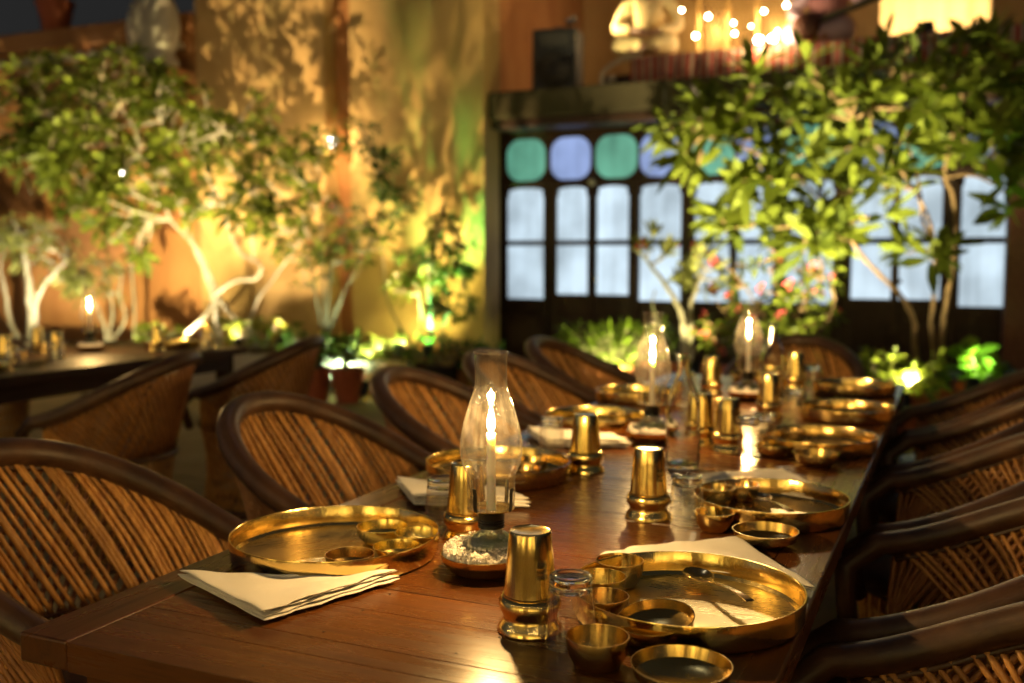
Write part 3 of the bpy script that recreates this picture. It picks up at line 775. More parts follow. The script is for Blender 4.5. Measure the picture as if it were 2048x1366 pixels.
ba = base_of(440)
tree('frangipani_tree', 'floodlit white limbed frangipani in front of the bright wall patch', 'tree', ba, [
    ([ba, *W_((436,640),(428,590),(405,530),(378,470),(362,410),(350,360))], .055, .022),
    ([ba + Vector((.12,0,0)), *W_((480,655),(440,600),(425,560),(395,500),(340,440,-.1))], .05, .02),
    ([at_y(428,590,T_Y), *W_((470,562,-.1),(512,556,-.15),(520,528,-.1),(480,505),(455,450),(452,410))], .04, .016),
    ([ba + Vector((-.25,-.1,0)), *W_((372,672,-.12),(410,635,-.05),(432,600))], .045, .03),
    ([ba + Vector((.3,0,0)), *W_((510,610),(545,560,.1),(600,480,.1),(640,400,.1))], .03, .012)],
    [crown(410, 300, T_Y - .1, 220, 120, .4, 58), crown(560, 330, T_Y, 150, 110, .35, 46), crown(330, 240, T_Y - .2, 120, 100, .35, 26), crown(300, 390, T_Y - .2, 90, 70, .35, 20), crown(480, 420, T_Y - .1, 120, 60, .3, 24), crown(590, 470, T_Y - .1, 50, 60, .25, 12), crown(250, 470, T_Y - .2, 50, 70, .25, 14)],
    M['leaf'], M['bark_white'], L=.16, W=.034, n=9, seed=11)
bb = base_of(270)
tree('frangipani_tree', 'broad leafy frangipani spreading over the far left table', 'tree', bb, [
    ([bb, *W_((268,600),(265,520),(290,440),(320,400,-.1))], .032, .018),
    ([at_y(266,540,T_Y), *W_((240,470),(190,400,-.2),(130,330,-.3),(70,270,-.4))], .026, .012),
    ([at_y(285,450,T_Y), *W_((270,380),(240,290,-.2),(210,210,-.2))], .024, .012)],
    [crown(110, 240, T_Y - .3, 150, 135, .5, 88), crown(250, 220, T_Y - .2, 130, 130, .4, 52), crown(60, 300, T_Y - .4, 80, 70, .3, 26), crown(190, 400, T_Y - .2, 70, 70, .3, 24)],
    M['leaf'], M['bark'], L=.18, W=.034, n=10, seed=12)
bc = base_of(62)
tree('adenium_tree', 'pale thick stemmed desert rose glowing white at the far left edge', 'tree', bc, [
    ([bc, *W_((65,640),(58,580),(52,530),(45,470))], .09, .035),
    ([bc + Vector((.1,0,0)), *W_((70,620),(85,575),(110,545),(140,515))], .06, .03),
    ([bc + Vector((-.15,0,0)), *W_((20,640),(12,590),(0,540))], .05, .025)],
    [crown(60, 480, T_Y, 110, 55, .4, 46), crown(150, 560, T_Y - .2, 60, 50, .3, 18)],
    M['leaf_pale'], M['bark_white'], L=.13, W=.02, n=9, seed=13, flowers=.18)
bd = base_of(215)
tree('adenium_tree', 'slender pale stemmed shrub behind the far candle lamp', 'tree', bd, [
    ([bd, *W_((205,640),(180,580),(165,540))], .03, .014), ([bd, *W_((225,620),(215,560),(205,520))], .025, .012), ([bd, *W_((250,640),(240,590),(245,540))], .025, .012)],
    [crown(195, 560, T_Y - .1, 60, 50, .25, 22)], M['leaf_pale'], M['bark_white'], L=.12, W=.018, n=8, seed=14)
be = base_of(650)
tree('flowering_bush', 'tall many stemmed flowering bush left of the green lit tree', 'bush', be, [
    ([be, *W_((655,640),(660,560),(675,480),(690,420))], .022, .008), ([be, *W_((640,640),(625,560),(610,480))], .02, .008),
    ([be, *W_((668,640),(700,560),(740,480),(760,430))], .02, .008), ([be, *W_((650,630),(645,540),(640,460))], .018, .008), ([be, *W_((660,650),(685,590),(720,540))], .016, .007)],
    [crown(690, 470, T_Y, 100, 70, .35, 60), crown(620, 520, T_Y, 50, 60, .3, 20)], M['leaf'], M['bark'], L=.09, W=.016, n=8, seed=15, flowers=.25, fsize=.03)
bf = base_of(862)
tree('slender_tree', 'green lit slender tree standing near the wall corner', 'tree', bf, [
    ([bf, *W_((862,640),(858,580),(862,520),(875,470),(890,400))], .055, .02), ([bf + Vector((.1,0,0)), *W_((885,650),(910,610),(925,580))], .03, .012),
    ([bf + Vector((-.15,0,0)), *W_((842,640),(838,590),(830,540),(810,510))], .02, .01), ([at_y(862,520,T_Y), *W_((800,500),(790,545,-.1))], .012, .008)],
    [crown(860, 530, T_Y, 90, 60, .3, 34), crown(900, 600, T_Y - .1, 45, 40, .25, 12), crown(800, 560, T_Y - .1, 25, 30, .2, 7), crown(890, 470, T_Y, 60, 40, .25, 14)],
    M['leaf'], M['bark'], L=.11, W=.024, n=8, seed=16)
# leafy twigs against the upper wall
bg_ = base_of(770)
tree('climbing_vine', 'thin vine with few leaves climbing the wall by the recess', 'vine', bg_ + Vector((0,.55,0)), [
    ([bg_ + Vector((0,.55,0)), *W_((775,600,.55),(765,480,.55),(760,380,.5),(745,300,.45))], .016, .007)],
    [crown(745, 290, T_Y + .4, 60, 60, .2, 16), crown(780, 400, T_Y + .5, 50, 70, .12, 12)], M['leaf_dark'], M['bark'], L=.15, W=.025, n=8, seed=17)

shrub('low_shrub', 'bright yellow green shrub glowing over an uplight beside the white trunk', (base_of(345).x, 7.55, bz), (.28, .2, .24), 26, M['leaf'], .10, .022, 7, 21)
shrub('low_shrub', 'low green shrub right of the floodlit white trunk', (base_of(540).x, 7.6, bz), (.40, .22, .32), 30, M['leaf'], .11, .022, 7, 22)
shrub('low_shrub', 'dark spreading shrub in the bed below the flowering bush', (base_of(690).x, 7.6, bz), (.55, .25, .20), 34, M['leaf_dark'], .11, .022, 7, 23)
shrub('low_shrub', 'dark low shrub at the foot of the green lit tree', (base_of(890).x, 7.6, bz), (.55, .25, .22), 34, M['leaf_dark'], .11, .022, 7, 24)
shrub('low_shrub', 'bright green clump low in the bed above the glowing pot', (base_of(752).x, 7.35 + .2, bz), (.16, .12, .2), 14, M['leaf'], .13, .03, 6, 25)
for k, (px, lbl) in enumerate(((722, 'dark clay pot standing before the lit floor patch'), (658, 'dark clay pot half hidden behind the chair back'))):
    p = at_z(px, 800, .03); po = link('clay_pot', pot_mesh('clay_pot', .10, .15, .30, M['terracotta']), None, (p.x, p.y - .2, .034))
    tag(po, lbl, 'pot', 'clay pots by the bed')
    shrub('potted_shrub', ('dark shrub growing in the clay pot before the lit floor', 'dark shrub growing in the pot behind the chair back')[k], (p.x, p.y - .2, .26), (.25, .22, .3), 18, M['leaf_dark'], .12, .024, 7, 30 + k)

# terracotta pot on the parapet
pt = at_y(112, 60, WY + .15)
po = link('terracotta_pot', pot_mesh('terracotta_pot', .145, .21, .36, M['terracotta']), None, (pt.x, WY + .15, 3.823)); tag(po, 'terracotta flower pot on the parapet against the night sky', 'pot')
shrub('pot_plant', 'small green plant in the pot on the parapet', (pt.x, WY + .15, 4.10), (.15, .15, .3), 12, M['leaf'], .12, .02, 6, 40)

# ------------------------------------------------------------------ plants in front of the doors
R_Y = 7.3
def trough(px0, px1, Y, h, label, d=.4):
    a, b_ = at_y(px0, 700, Y).x, at_y(px1, 700, Y).x
    r_ = empty('planter_trough', ((a + b_) / 2, Y, .034)); tag(r_, label, 'planter'); wd = (b_ - a) / 2
    b = MB(); b.box(-wd, wd, -d/2, -d/2 + .05, 0, h); b.box(-wd, wd, d/2 - .05, d/2, 0, h); b.box(-wd, -wd + .05, -d/2 + .05, d/2 - .05, 0, h); b.box(wd - .05, wd, -d/2 + .05, d/2 - .05, 0, h)
    b.build('wall', M['terracotta'], r_, False)
    b = MB(); b.box(-wd + .05, wd - .05, -d/2 + .05, d/2 - .05, .01, h - .05); b.build('soil', M['soil'], r_, False)
    return r_
trough(1180, 1600, R_Y, .42, 'long low clay planter in front of the doors, mostly behind the far chairs')
trough(1690, 2010, R_Y + .1, .36, 'clay planter below the big frangipani at right', .5)
def base_r(px, Y=R_Y, z=.40): 
    p = at_y(px, 690, Y); return Vector((p.x, Y, z))
bh = base_r(1855, R_Y + .1, .345)
def WR(*pts): return [at_y(x, y, R_Y + .1 + (q[0] if q else 0)) for (x, y, *q) in pts]
tree('frangipani_tree', 'large frangipani with several bare stems and long leaves before the doors', 'tree', bh, [
    ([bh, *WR((1830,700),(1828,640),(1800,590),(1755,545),(1715,500),(1680,440,-.15),(1640,380,-.2))], .035, .016),
    ([bh + Vector((.08,0,0)), *WR((1868,700),(1862,640),(1868,590),(1870,500),(1850,420),(1800,340,-.1),(1740,280,-.2))], .03, .014),
    ([bh + Vector((.13,.03,0)), *WR((1885,700),(1890,620),(1905,540),(1912,450),(1905,390),(1890,350),(1900,280))], .036, .016),
    ([at_y(1890,355,R_Y+.1), *WR((1940,350),(1990,370),(2040,410))], .018, .010),
    ([at_y(1870,500,R_Y+.1), *WR((1845,440),(1840,380),(1820,300),(1780,220))], .02, .01),
    ([at_y(1900,290,R_Y+.1), *WR((1920,220),(1960,160),(2010,110))], .02, .01),
    ([at_y(1680,440,R_Y-.05), *WR((1600,360,-.3),(1500,300,-.35),(1400,260,-.4),(1350,240,-.4))], .02, .008)],
    [crown(1600, 230, R_Y - .2, 230, 110, .5, 33), crown(1820, 190, R_Y, 180, 110, .5, 26), crown(1990, 170, R_Y + .1, 90, 140, .4, 28), crown(1430, 300, R_Y - .3, 130, 100, .35, 24),
     crown(1560, 400, R_Y - .2, 130, 70, .4, 12), crown(1740, 380, R_Y, 110, 70, .4, 10), crown(1840, 510, R_Y, 40, 40, .15, 5), crown(2020, 380, R_Y, 40, 60, .25, 8), crown(1650, 480, R_Y - .1, 60, 40, .25, 9), crown(1470, 440, R_Y - .2, 90, 50, .3, 9), crown(1960, 290, R_Y, 90, 60, .3, 14)],
    M['leaf'], M['bark_brown'], L=.27, W=.037, n=8, seed=31, droop=.16, spread=(25, 88))
bi = base_r(1370)
def WI(*pts): return [at_y(x, y, R_Y + (q[0] if q else 0)) for (x, y, *q) in pts]
tree('desert_rose', 'yellow lit desert rose with thick pale stem and upright leaves behind the bottle', 'plant', bi, [
    ([bi, *WI((1366,690),(1365,640),(1350,600),(1325,560),(1310,542),(1285,510),(1262,495))], .045, .014),
    ([bi + Vector((.04,0,0)), *WI((1380,660),(1382,610),(1395,570),(1410,540))], .04, .014), ([bi, *WI((1320,650,-.05),(1305,610,-.05),(1310,580))], .014, .008),
    ([bi, *WI((1400,690),(1450,680),(1490,660),(1500,640))], .014, .009)],
    [crown(1395, 545, R_Y, 45, 45, .16, 12), crown(1320, 500, R_Y, 40, 30, .2, 5)], M['leaf_pale'], M['bark_white'], L=.15, W=.022, n=9, seed=33, flowers=.5, spread=(8, 60), droop=.1, fsize=.045)
bj = base_r(1560)
tree('bougainvillea', 'sprawling bougainvillea with scattered pink blooms before the lit panes', 'bush', bj, [
    ([bj, *WI((1550,680),(1520,620),(1480,560),(1440,520))], .018, .007), ([bj, *WI((1590,680),(1600,620),(1640,560))], .016, .007),
    ([bj, *WI((1500,690),(1460,640),(1430,600))], .015, .007), ([bj, *WI((1600,690),(1650,650),(1670,600))], .015, .007), ([bj, *WI((1550,680),(1560,600),(1540,540))], .015, .007)],
    [crown(1540, 560, R_Y, 130, 90, .35, 40), crown(1480, 660, R_Y - .1, 110, 40, .25, 26), crown(1620, 650, R_Y, 60, 50, .25, 16)], M['leaf'], M['bark_brown'], L=.10, W=.018, n=7, seed=34, flowers=.32, fsize=.034)
shrub('low_shrub', 'wide feathery bush glowing green behind the far left chairs', (base_r(1225).x, R_Y + .1, .38), (.42, .28, .36), 60, M['leaf'], .13, .010, 9, 41)
shrub('low_shrub', 'bright lime bush over the uplight behind the right chairs', (base_r(1790).x, R_Y - .5, .33), (.42, .25, .30), 42, M['leaf'], .10, .024, 7, 42)
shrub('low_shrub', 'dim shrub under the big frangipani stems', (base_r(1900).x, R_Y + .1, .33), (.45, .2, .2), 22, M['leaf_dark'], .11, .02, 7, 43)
bowlp = base_r(1695, R_Y - .2, .1)
b = MB(); b.lathe([(0,0),(.16,0),(.30,.16),(.33,.2),(.34,.26),(.31,.26),(.28,.2),(.14,.04),(0,.04)], 30)
tag(b.build('terracotta_bowl', M['terracotta'], None, loc=(at_y(1700, 700, R_Y - .75).x, R_Y - .75, .034)), 'wide terracotta bowl planter behind the head chair', 'planter')
gp = at_y(1965, 700, 7.0)
po = link('clay_pot', pot_mesh('clay_pot', .1, .16, .26, M['terracotta']), None, (gp.x, 7.0, .034)); tag(po, 'small orange clay pot under the vivid green plant at right', 'pot')
po.scale = (1, 1, 1.7)
shrub('broad_leaf_plant', 'vivid green broad leaf plant in the orange pot beside the post', (gp.x, 7.0, .42), (.14, .12, .22), 12, M['leaf'], .17, .06, 5, 44)

# ------------------------------------------------------------------ garden uplights
WARM = (1, .66, .26); YEL = (1, .78, .34)
def u_at(px, Y, z): p = at_y(px, 690, Y); return Vector((p.x, Y, z))
uplight(u_at(350, 7.50, bz + .02), at_y(430, 600, 7.8), 60, (1, .82, .5), 'small spike uplight glowing under the shrub left of the white trunk', angle=70)
uplight(u_at(480, 7.55, bz + .02), at_y(440, 480, 8.3), 45, (1, .76, .42), 'spike uplight at the foot of the floodlit white trunk', angle=90)
uplight(u_at(440, 5.9, .05), at_y(440, 120, 8.4), 1200, (1, .72, .36), 'ground flood before the bed throwing leaf shadows on the ochre wall', angle=58)
uplight(u_at(725, 7.15, .05), at_y(800, 150, 8.4), 750, (1, .74, .32), 'ground flood casting leaf shadows beside the dark wall recess', angle=70)
uplight(u_at(100, 7.30, bz + .02), at_y(80, 440, 8.0), 110, (1, .88, .6), 'spike uplight under the pale desert rose at far left', angle=100)
uplight(u_at(170, 5.7, .05), at_y(140, 220, 8.2), 900, (1, .84, .40), 'spike uplight aimed into the broad frangipani crown at left', angle=85)
uplight(u_at(315, 7.62, bz + .02), at_y(330, 300, 8.4), 55, (1, .70, .38), 'spike uplight washing the wall behind the left crown', angle=95)
uplight(u_at(560, 7.66, bz + .02), at_y(560, 280, 8.4), 65, (1, .70, .38), 'spike uplight washing the wall between white trunk and bush', angle=95)
uplight(u_at(800, 7.52, .365), at_y(805, 520, 8.4), 150, (1, .95, .26), 'spike uplight yellowing the wall beside the flowering bush', angle=110)
uplight(u_at(852, 7.52, bz + .02), at_y(864, 590, 7.78), 500, (.26, 1, .28), 'green spike uplight at the foot of the slender tree', 'lens_green', 62)
pz = at_z(762, 770, .05)
uplight(Vector((pz.x, 7.25, .05)), Vector((pz.x - .05, 7.6, .6)), 110, (.75, 1, .62), 'pale uplight on the floor behind the glowing clay pot', 'lens_warm', 150)
uplight(u_at(1812, 6.55, .26), at_y(1800, 250, 7.4), 330, (1, .86, .42), 'bright uplight glowing white in the lime bush at right', angle=95)
uplight(u_at(1390, 6.95, .36), at_y(1390, 520, 7.4), 55, (1, .84, .36), 'uplight at the foot of the yellow lit desert rose', angle=80)
uplight(u_at(1560, 5.6, .05), at_y(1600, 260, 7.3), 1350, (1, .84, .42), 'ground flood behind the head chair aimed at the big frangipani crown', angle=64)
uplight(u_at(1230, 6.85, .36), at_y(1230, 640, 7.6), 50, (.9, 1, .3), 'dim uplight inside the feathery bush behind the far chairs', angle=120)
uplight(u_at(1945, 6.75, .36), at_y(1975, 640, 7.1), 50, (.5, 1, .25), 'green uplight below the vivid plant beside the post', 'lens_green', angle=100)

# wall lanterns seen through the leaves
def wall_lantern(px, py, e, label):
    p = at_y(px, py, WY - .09); r_ = empty('wall_lantern', (p.x, WY - .09, p.z)); tag(r_, label, 'lantern', 'wall lanterns on the ochre wall')
    b = MB(); b.box(-.03,.03,.05,.088,-.06,.06); b.tube([(0,.06,0),(0,0,.0)], .01, 8); b.build('bracket', M['black_metal'], r_, False)
    b = MB(); b.lathe([(.0,.085),(.03,.07),(.055,.045),(.05,.04),(.0,.045)], 16); b.build('hood', M['black_metal'], r_)
    b = MB(); b.lathe([(0,-.05),(.014,-.04),(.024,0),(.018,.03),(0,.038)], 16); b.build('globe', M['bulb_white'], r_)
    light('lantern_lamp', 'POINT', p + Vector((0,-.06,-.02)), e, (1, .74, .36), r_, .04)
wall_lantern(663, 285, 18, 'bright wall lantern with white glow by the dark recess')
wall_lantern(240, 345, 10, 'bright wall lantern shining through the left tree crown')

# ------------------------------------------------------------------ dining tables
def plank_table(name, label, x0, x1, y0, y1, seed, top=.75, dark=False):
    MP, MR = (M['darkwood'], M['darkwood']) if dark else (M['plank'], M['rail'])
    rn = random.Random(seed); root = empty(name, ((x0 + x1) / 2, (y0 + y1) / 2, .034)); tag(root, label, 'table')
    hx, hy = (x1 - x0) / 2, (y1 - y0) / 2; zt = top - .034; th = .042; rail = .088
    for sx in (-1, 1):
        b = MB(); a, c = (-hx, -hx + rail) if sx < 0 else (hx - rail, hx)
        b.box(a, c, -hy, hy, zt - th, zt); bevel(b.build('side_rail', MR, root, False), .004, 2)
    y = -hy; wds = [.098, .052, .12, .09]
    k = 0
    while y < hy - .01:
        wd = wds[k] if k < len(wds) else rn.uniform(.075, .135)
        e = min(hy, y + wd)
        if hy - e < .05: e = hy
        b = MB(); b.box(-hx + rail + .0006, hx - rail - .0006, y + .0004, e - .0004, -th, -.0006 - rn.random() * .0008)
        o = b.build('plank', MP, root, False, loc=(0, 0, zt)); bevel(o, .0009, 2); y = e; k += 1
    if not dark:
        nb = MB(); nb.lathe([(0, .0004), (.0016, .0003), (.0019, 0)], 10); nm_ = nb.mesh('nail', M['wick'])
        yy = -hy + .05
        while yy < -hy + 1.1:
            for xx in (-hx + rail + .05, -hx + rail + .28, hx - rail - .3, hx - rail - .06):
                if rn.random() < .8: link('nail', nm_, root, (xx + rn.uniform(-.02, .02), yy + rn.uniform(-.01, .01), zt - .0004))
            yy += rn.uniform(.08, .13)
    # apron with curved brackets, legs
    for sy in (-1, 1):
        b = MB(); yy = sy * (hy - .07); n = 16; vs = []; xs = [-hx + .06 + (2 * hx - .12) * i / 40 for i in range(41)]
        for x in xs:
            dd = hx - .06 - abs(x); drop = .075 + .075 * max(0, 1 - dd / .22) ** 1.6 + .02 * math.cos(dd * 40) * max(0, 1 - dd / .3)
            vs += [(x, yy - .012, zt - th - .001), (x, yy - .012, zt - th - drop), (x, yy + .012, zt - th - drop), (x, yy + .012, zt - th - .001)]
        fs = []
        for i in range(40):
            for q in range(4): fs.append((i*4+q, i*4+4+q, i*4+4+(q+1)%4, i*4+(q+1)%4))
        b.add(vs, fs); b.build('apron', MP, root, False)
    for sx in (-1, 1):
        b = MB(); b.box(sx * (hx - .07) - .012, sx * (hx - .07) + .012, -hy + .09, hy - .09, zt - th - .085, zt - th - .001); b.build('apron', MR, root, False)
        for sy in (-1, 1):
            b = MB(); q = (zt - th - .002)
            b.lathe([(0,0),(.025,0),(.03,.03),(.022,.06),(.034,.2),(.04,.4),(.028,.46),(.042,.5),(.042,q),(0,q)], 20); b.build('leg', MR, root, loc=(sx * (hx - .1), sy * (hy - .1), 0))
    return root
TX0, TX1, TY0, TY1 = -1.157, -.181, .94, 4.32
plank_table('dining_table', 'long varnished plank dining table laid with brass in the foreground', TX0, TX1, TY0, TY1, 3)
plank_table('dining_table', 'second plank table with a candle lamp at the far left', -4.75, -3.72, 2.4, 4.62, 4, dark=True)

# ------------------------------------------------------------------ barrel chairs of reed and leather
CH_R, CH_A = .295, .15
CH_T = 2 * CH_A + PI * CH_R
def rim_xy(s, k=1.0, a=1.0):
    d = s * CH_T; r = CH_R
    if d < CH_A: x, y = -r, CH_A - d
    elif d > CH_T - CH_A: x, y = r, d - (CH_T - CH_A)
    else:
        th = (d - CH_A) / r; x, y = -r * math.cos(th), -r * math.sin(th)
    return x * k, (y * a if y > 0 else y * k)
def rim_z(s):
    b = 1 - abs(2 * s - 1); t = math.sin(PI / 2 * b ** .82) ** 2
    return .602 + .222 * t
def rim_pt(s):
    x, y = rim_xy(s); z = rim_z(s); return Vector((x, y - (z - .602) * .25, z))
def low_pt(s, z=.43):
    x, y = rim_xy(s, .83, .85); return Vector((x, y, z))
def reed_pts(s0, s1, off):
    s1 = max(0.004, min(.996, s1)); a, b_ = rim_pt(s0), low_pt(s1); out = []
    for k in range(5):
        t = k / 4; p = a.lerp(b_, t); s = s0 + (s1 - s0) * t
        q1, q0 = rim_pt(s), low_pt(s); pr = q1.lerp(q0, t)      # keep the reed on the curved shell
        p = Vector((pr.x, pr.y, p.z)); c = Vector((0, 0.0, p.z)); dd = Vector((p.x, min(p.y, 0), 0))
        if dd.length > 1e-5: p += dd.normalized() * off
        out.append(p)
    return out
chair_meshes = {}
def chair_parts():
    b = MB(); path = [Vector((-.215, .20, .43)), Vector((-.262, .215, .55))] + [rim_pt(i / 40) for i in range(41)] + [Vector((.262, .215, .55)), Vector((.215, .20, .43))]
    rr = [.020, .024] + [.0265 + .005 * math.sin(PI * i / 40) for i in range(41)] + [.024, .020]
    b.tube(path, rr, 14)
    chair_meshes['rim'] = b.mesh('rim', M['leather'], sharp=0)
    b = MB(); seam = [p + Vector((0,0,-.031)) - (Vector((p.x, p.y, 0)).normalized() * .012) for p in path[3:-3]]
    b.tube(seam, .006, 6); chair_meshes['seam'] = b.mesh('seam', M['leather'], sharp=0)
    rn = random.Random(5)
    N = 62; chair_meshes['reeds'] = []; allb = MB()
    for i in range(N):
        s = min(.975, max(.025, .03 + .94 * i / (N - 1) + rn.uniform(-.005, .005)))
        pts = reed_pts(s, s - .16 + rn.uniform(-.008, .008), -.006); r_ = rn.uniform(.0046, .0068)
        pts = [p + Vector((rn.uniform(-1,1), rn.uniform(-1,1), 0)) * .0022 for p in pts]
        q = MB(); q.tube(pts, [r_ * rn.uniform(.9, 1.1) for _ in pts], 6); chair_meshes['reeds'].append(q.mesh('reed', M['reed'], sharp=0))
        allb.tube(pts, r_, 6)
    chair_meshes['reeds_all'] = allb.mesh('front_weave', M['reed'], sharp=0)
    ob_ = MB()
    for i in range(46):
        s = .03 + .94 * i / 45; ob_.tube(reed_pts(s, s + .16, .008), rn.uniform(.005, .0065), 6)
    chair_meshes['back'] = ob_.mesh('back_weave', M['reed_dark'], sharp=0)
    bb_ = MB()
    for i in range(44):
        for sg in (1, -1):
            a0 = 2 * PI * i / 44; pts = []
            for k in range(6):
                t = k / 5; a = a0 + sg * .5 * t; r_ = (.235 - .028 * math.sin(PI * t)) + .005 * sg
                pts.append((r_ * math.cos(a), r_ * math.sin(a) - .02, .02 + .41 * t))
            bb_.tube(pts, .0058, 5)
    chair_meshes['base'] = bb_.mesh('base_weave', M['reed'], sharp=0)
    for nm_, z, r_, tr_ in (('foot_ring', .022, .24, .022), ('seat_ring', .43, .243, .014)):
        rg = MB(); rg.tube([(r_ * math.cos(2*PI*i/36), r_ * math.sin(2*PI*i/36) - .02, z) for i in range(37)], tr_, 9, cap=False)
        chair_meshes[nm_] = rg.mesh(nm_, M['leather'], sharp=0)
    bd_ = MB()
    for t_, o_ in ((.86, -.013),):
        pts = [rim_pt(i/30).lerp(low_pt(i/30), t_) for i in range(1, 30)]
        pts = [p + (Vector((p.x, min(p.y, 0), 0)).normalized() * o_ if Vector((p.x, min(p.y,0),0)).length > 0 else Vector()) for p in pts]
        if t_ > .5: bd_.tube(pts, .0035, 6)
    chair_meshes['binding'] = bd_.mesh('binding', M['reed_dark'], sharp=0)
    se = MB(); se.lathe([(0, .47), (.12, .468), (.20, .46), (.236, .448), (.24, .436), (.22, .425), (0, .425)], 32); chair_meshes['seat'] = se.mesh('seat', M['leather'], sharp=60)
chair_parts()
def chair(loc, rz, label, group, near=False):
    root = empty('barrel_chair', (loc[0], loc[1], .034), rz); tag(root, label, 'chair', group)
    for nm, key in (('rim', 'rim'), ('seam', 'seam'), ('seat', 'seat'), ('foot_ring', 'foot_ring'), ('seat_ring', 'seat_ring'), ('cane_binding', 'binding')): link(nm, chair_meshes[key], root)
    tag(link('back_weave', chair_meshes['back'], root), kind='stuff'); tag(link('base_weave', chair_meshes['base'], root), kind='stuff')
    if near:
        for me in chair_meshes['reeds']: link('reed', me, root)
    else: tag(link('front_weave', chair_meshes['reeds_all'], root), kind='stuff')
    return root
FL, FR = -PI / 2, PI / 2          # facing +X, facing -X (local +y is the open front)
GL, GR = 'reed chairs along the left of the long table', 'reed chairs along the right of the long table'
chair((-1.455, 1.42), FL + R(4), 'nearest reed barrel chair on the left, cut by the photo edge', GL, True)
chair((-1.42, 2.20), FL - R(3), 'second reed barrel chair from the left corner of the long table', GL, True)
chair((-1.42, 2.95), FL + R(2), 'third reed barrel chair along the left, behind the tall candle lamp', GL)
chair((-1.44, 3.66), FL - R(2), 'fourth reed barrel chair along the left, behind the lamp chimney top', GL)
chair((-1.46, 4.34), FL, 'farthest reed barrel chair on the left of the long table', GL)
chair((-.68, 4.66), PI, 'reed barrel chair at the far head of the long table', 'head chair')
for k, (y, lbl, nr) in enumerate(((1.29, 'nearest leather rimmed chair at lower right, reeds showing under the arm', True), (1.985, 'second leather rimmed chair along the right of the table', True),
        (2.66, 'third leather rimmed chair along the right of the table', False), (3.34, 'fourth leather rimmed chair along the right of the table', False), (4.02, 'farthest leather rimmed chair along the right of the table', False))):
    chair((.0, y), FR + R((3, -2, 2, -3, 2)[k]), lbl, GR, nr)
GB = 'reed chairs around the far left table'
chair((-3.15, 3.02), FR + R(19), 'dark reed chair seen from behind at the far left table', GB)
chair((-3.15, 3.90), FR + R(17), 'taller looking reed chair from behind, right of its twin at the far left table', GB)
chair((-5.15, 4.05), FL, 'reed chair facing us across the far left table', GB)

# ------------------------------------------------------------------ table ware
ZT_ = .7502
def lathe_mesh(name, prof, mat, n=56, sharp=35, wob=0.0, seed=0):
    b = MB(); b.lathe(prof, n, wob=wob, seed=seed); return b.mesh(name, mat, sharp=sharp)
def thali_prof(r, h=.040):
    return [(0, .0), (r - .012, .0), (r - .004, .003), (r - .001, .009), (r + .001, h - .001), (r + .0006, h + .0006), (r - .0012, h + .0006), (r - .002, h - .001), (r - .0035, .010), (r - .008, .0045), (r - .016, .0025), (0, .0022)]
THALI = {}
def thali(x, y, r, label, rot=0, seed=0):
    k = round(r, 3)
    if k not in THALI: 
        tb_ = MB(); tb_.lathe(thali_prof(r), 96, wob=.0035, seed=1.3); nseg = len(thali_prof(r)) - 1
        tb_.m = [1 if (i % nseg) >= nseg - 2 else 0 for i in range(len(tb_.f))]
        THALI[k] = tb_.mesh('thali', [M['brass_wall'], M['brass_floor']], sharp=30)
    return tag(link('thali', THALI[k], None, (x, y, ZT_), (0, 0, rot)), label, 'thali', 'brass thali trays on the long table')
tumb = lathe_mesh('tumbler', [(.0405,.0),(.0458,.0008),(.0460,.002),(.0432,.008),(.0384,.0155),(.0372,.0190),(.0384,.0235),(.0425,.031),(.0436,.037),(.0420,.0435),(.0390,.0472),(.0374,.0482),(.0382,.0492),(.0382,.0504),(.0366,.0512),(.0345,.075),(.0315,.109),(.0292,.1355),(.0285,.1378),(.0272,.1388),(.0262,.1380),(.012,.1372),(0,.137)], M['brass'], 64, 50, .002, .7)
def tumbler(x, y, label, rot=0, lean=0.0):
    o = link('brass_tumbler', tumb, None, (x, y, ZT_), (0, 0, rot)); return tag(o, label, 'tumbler', 'upturned brass tumblers')
gl_b = MB(); gl_b.lathe([(.0322,.0008),(.0332,.0),(.0345,.0008),(.0340,.006),(.0312,.055),(.0290,.0745)], 56)
gl_wall = gl_b.mesh('glass_wall', M['bottle'], sharp=60)
gl_b = MB(); gl_b.lathe([(0,.0770),(.021,.0762),(.0265,.0740),(.0291,.0742),(.0287,.079),(.0272,.0815),(.0285,.084),(.0289,.090),(.0272,.0940),(.0228,.0947),(.0188,.0925),(.010,.0912),(0,.0910)], 56)
gl_base = gl_b.mesh('glass_base', M['glass'], sharp=60)
def gglass(x, y, label):
    r_ = empty('water_glass', (x, y, ZT_), rnd.uniform(0, 6)); link('wall', gl_wall, r_); link('base', gl_base, r_)
    return tag(r_, label, 'glass', 'upturned clear water glasses')
def bowl_prof(r, h, rb=None):
    rb = rb or r * .72
    return [(0,0),(rb*.85,0),(rb,.002),(r*.93,h*.45),(r,h-.0008),(r-.0002,h),(r-.0016,h),(r-.0018,h-.001),(r*.9,h*.45),(rb*.9,.0035),(0,.003)]
BOWL = {}
def bowl(x, y, z, r, h, label, mat='brass_old', rot=(0,0,0), rb=None):
    k = (r, h, mat, rb)
    if k not in BOWL: BOWL[k] = lathe_mesh('bowl', bowl_prof(r, h, rb), M[mat], 48, 35, .006, r * 90)
    return tag(link('brass_bowl', BOWL[k], None, (x, y, z), rot), label, 'bowl', 'small brass bowls')
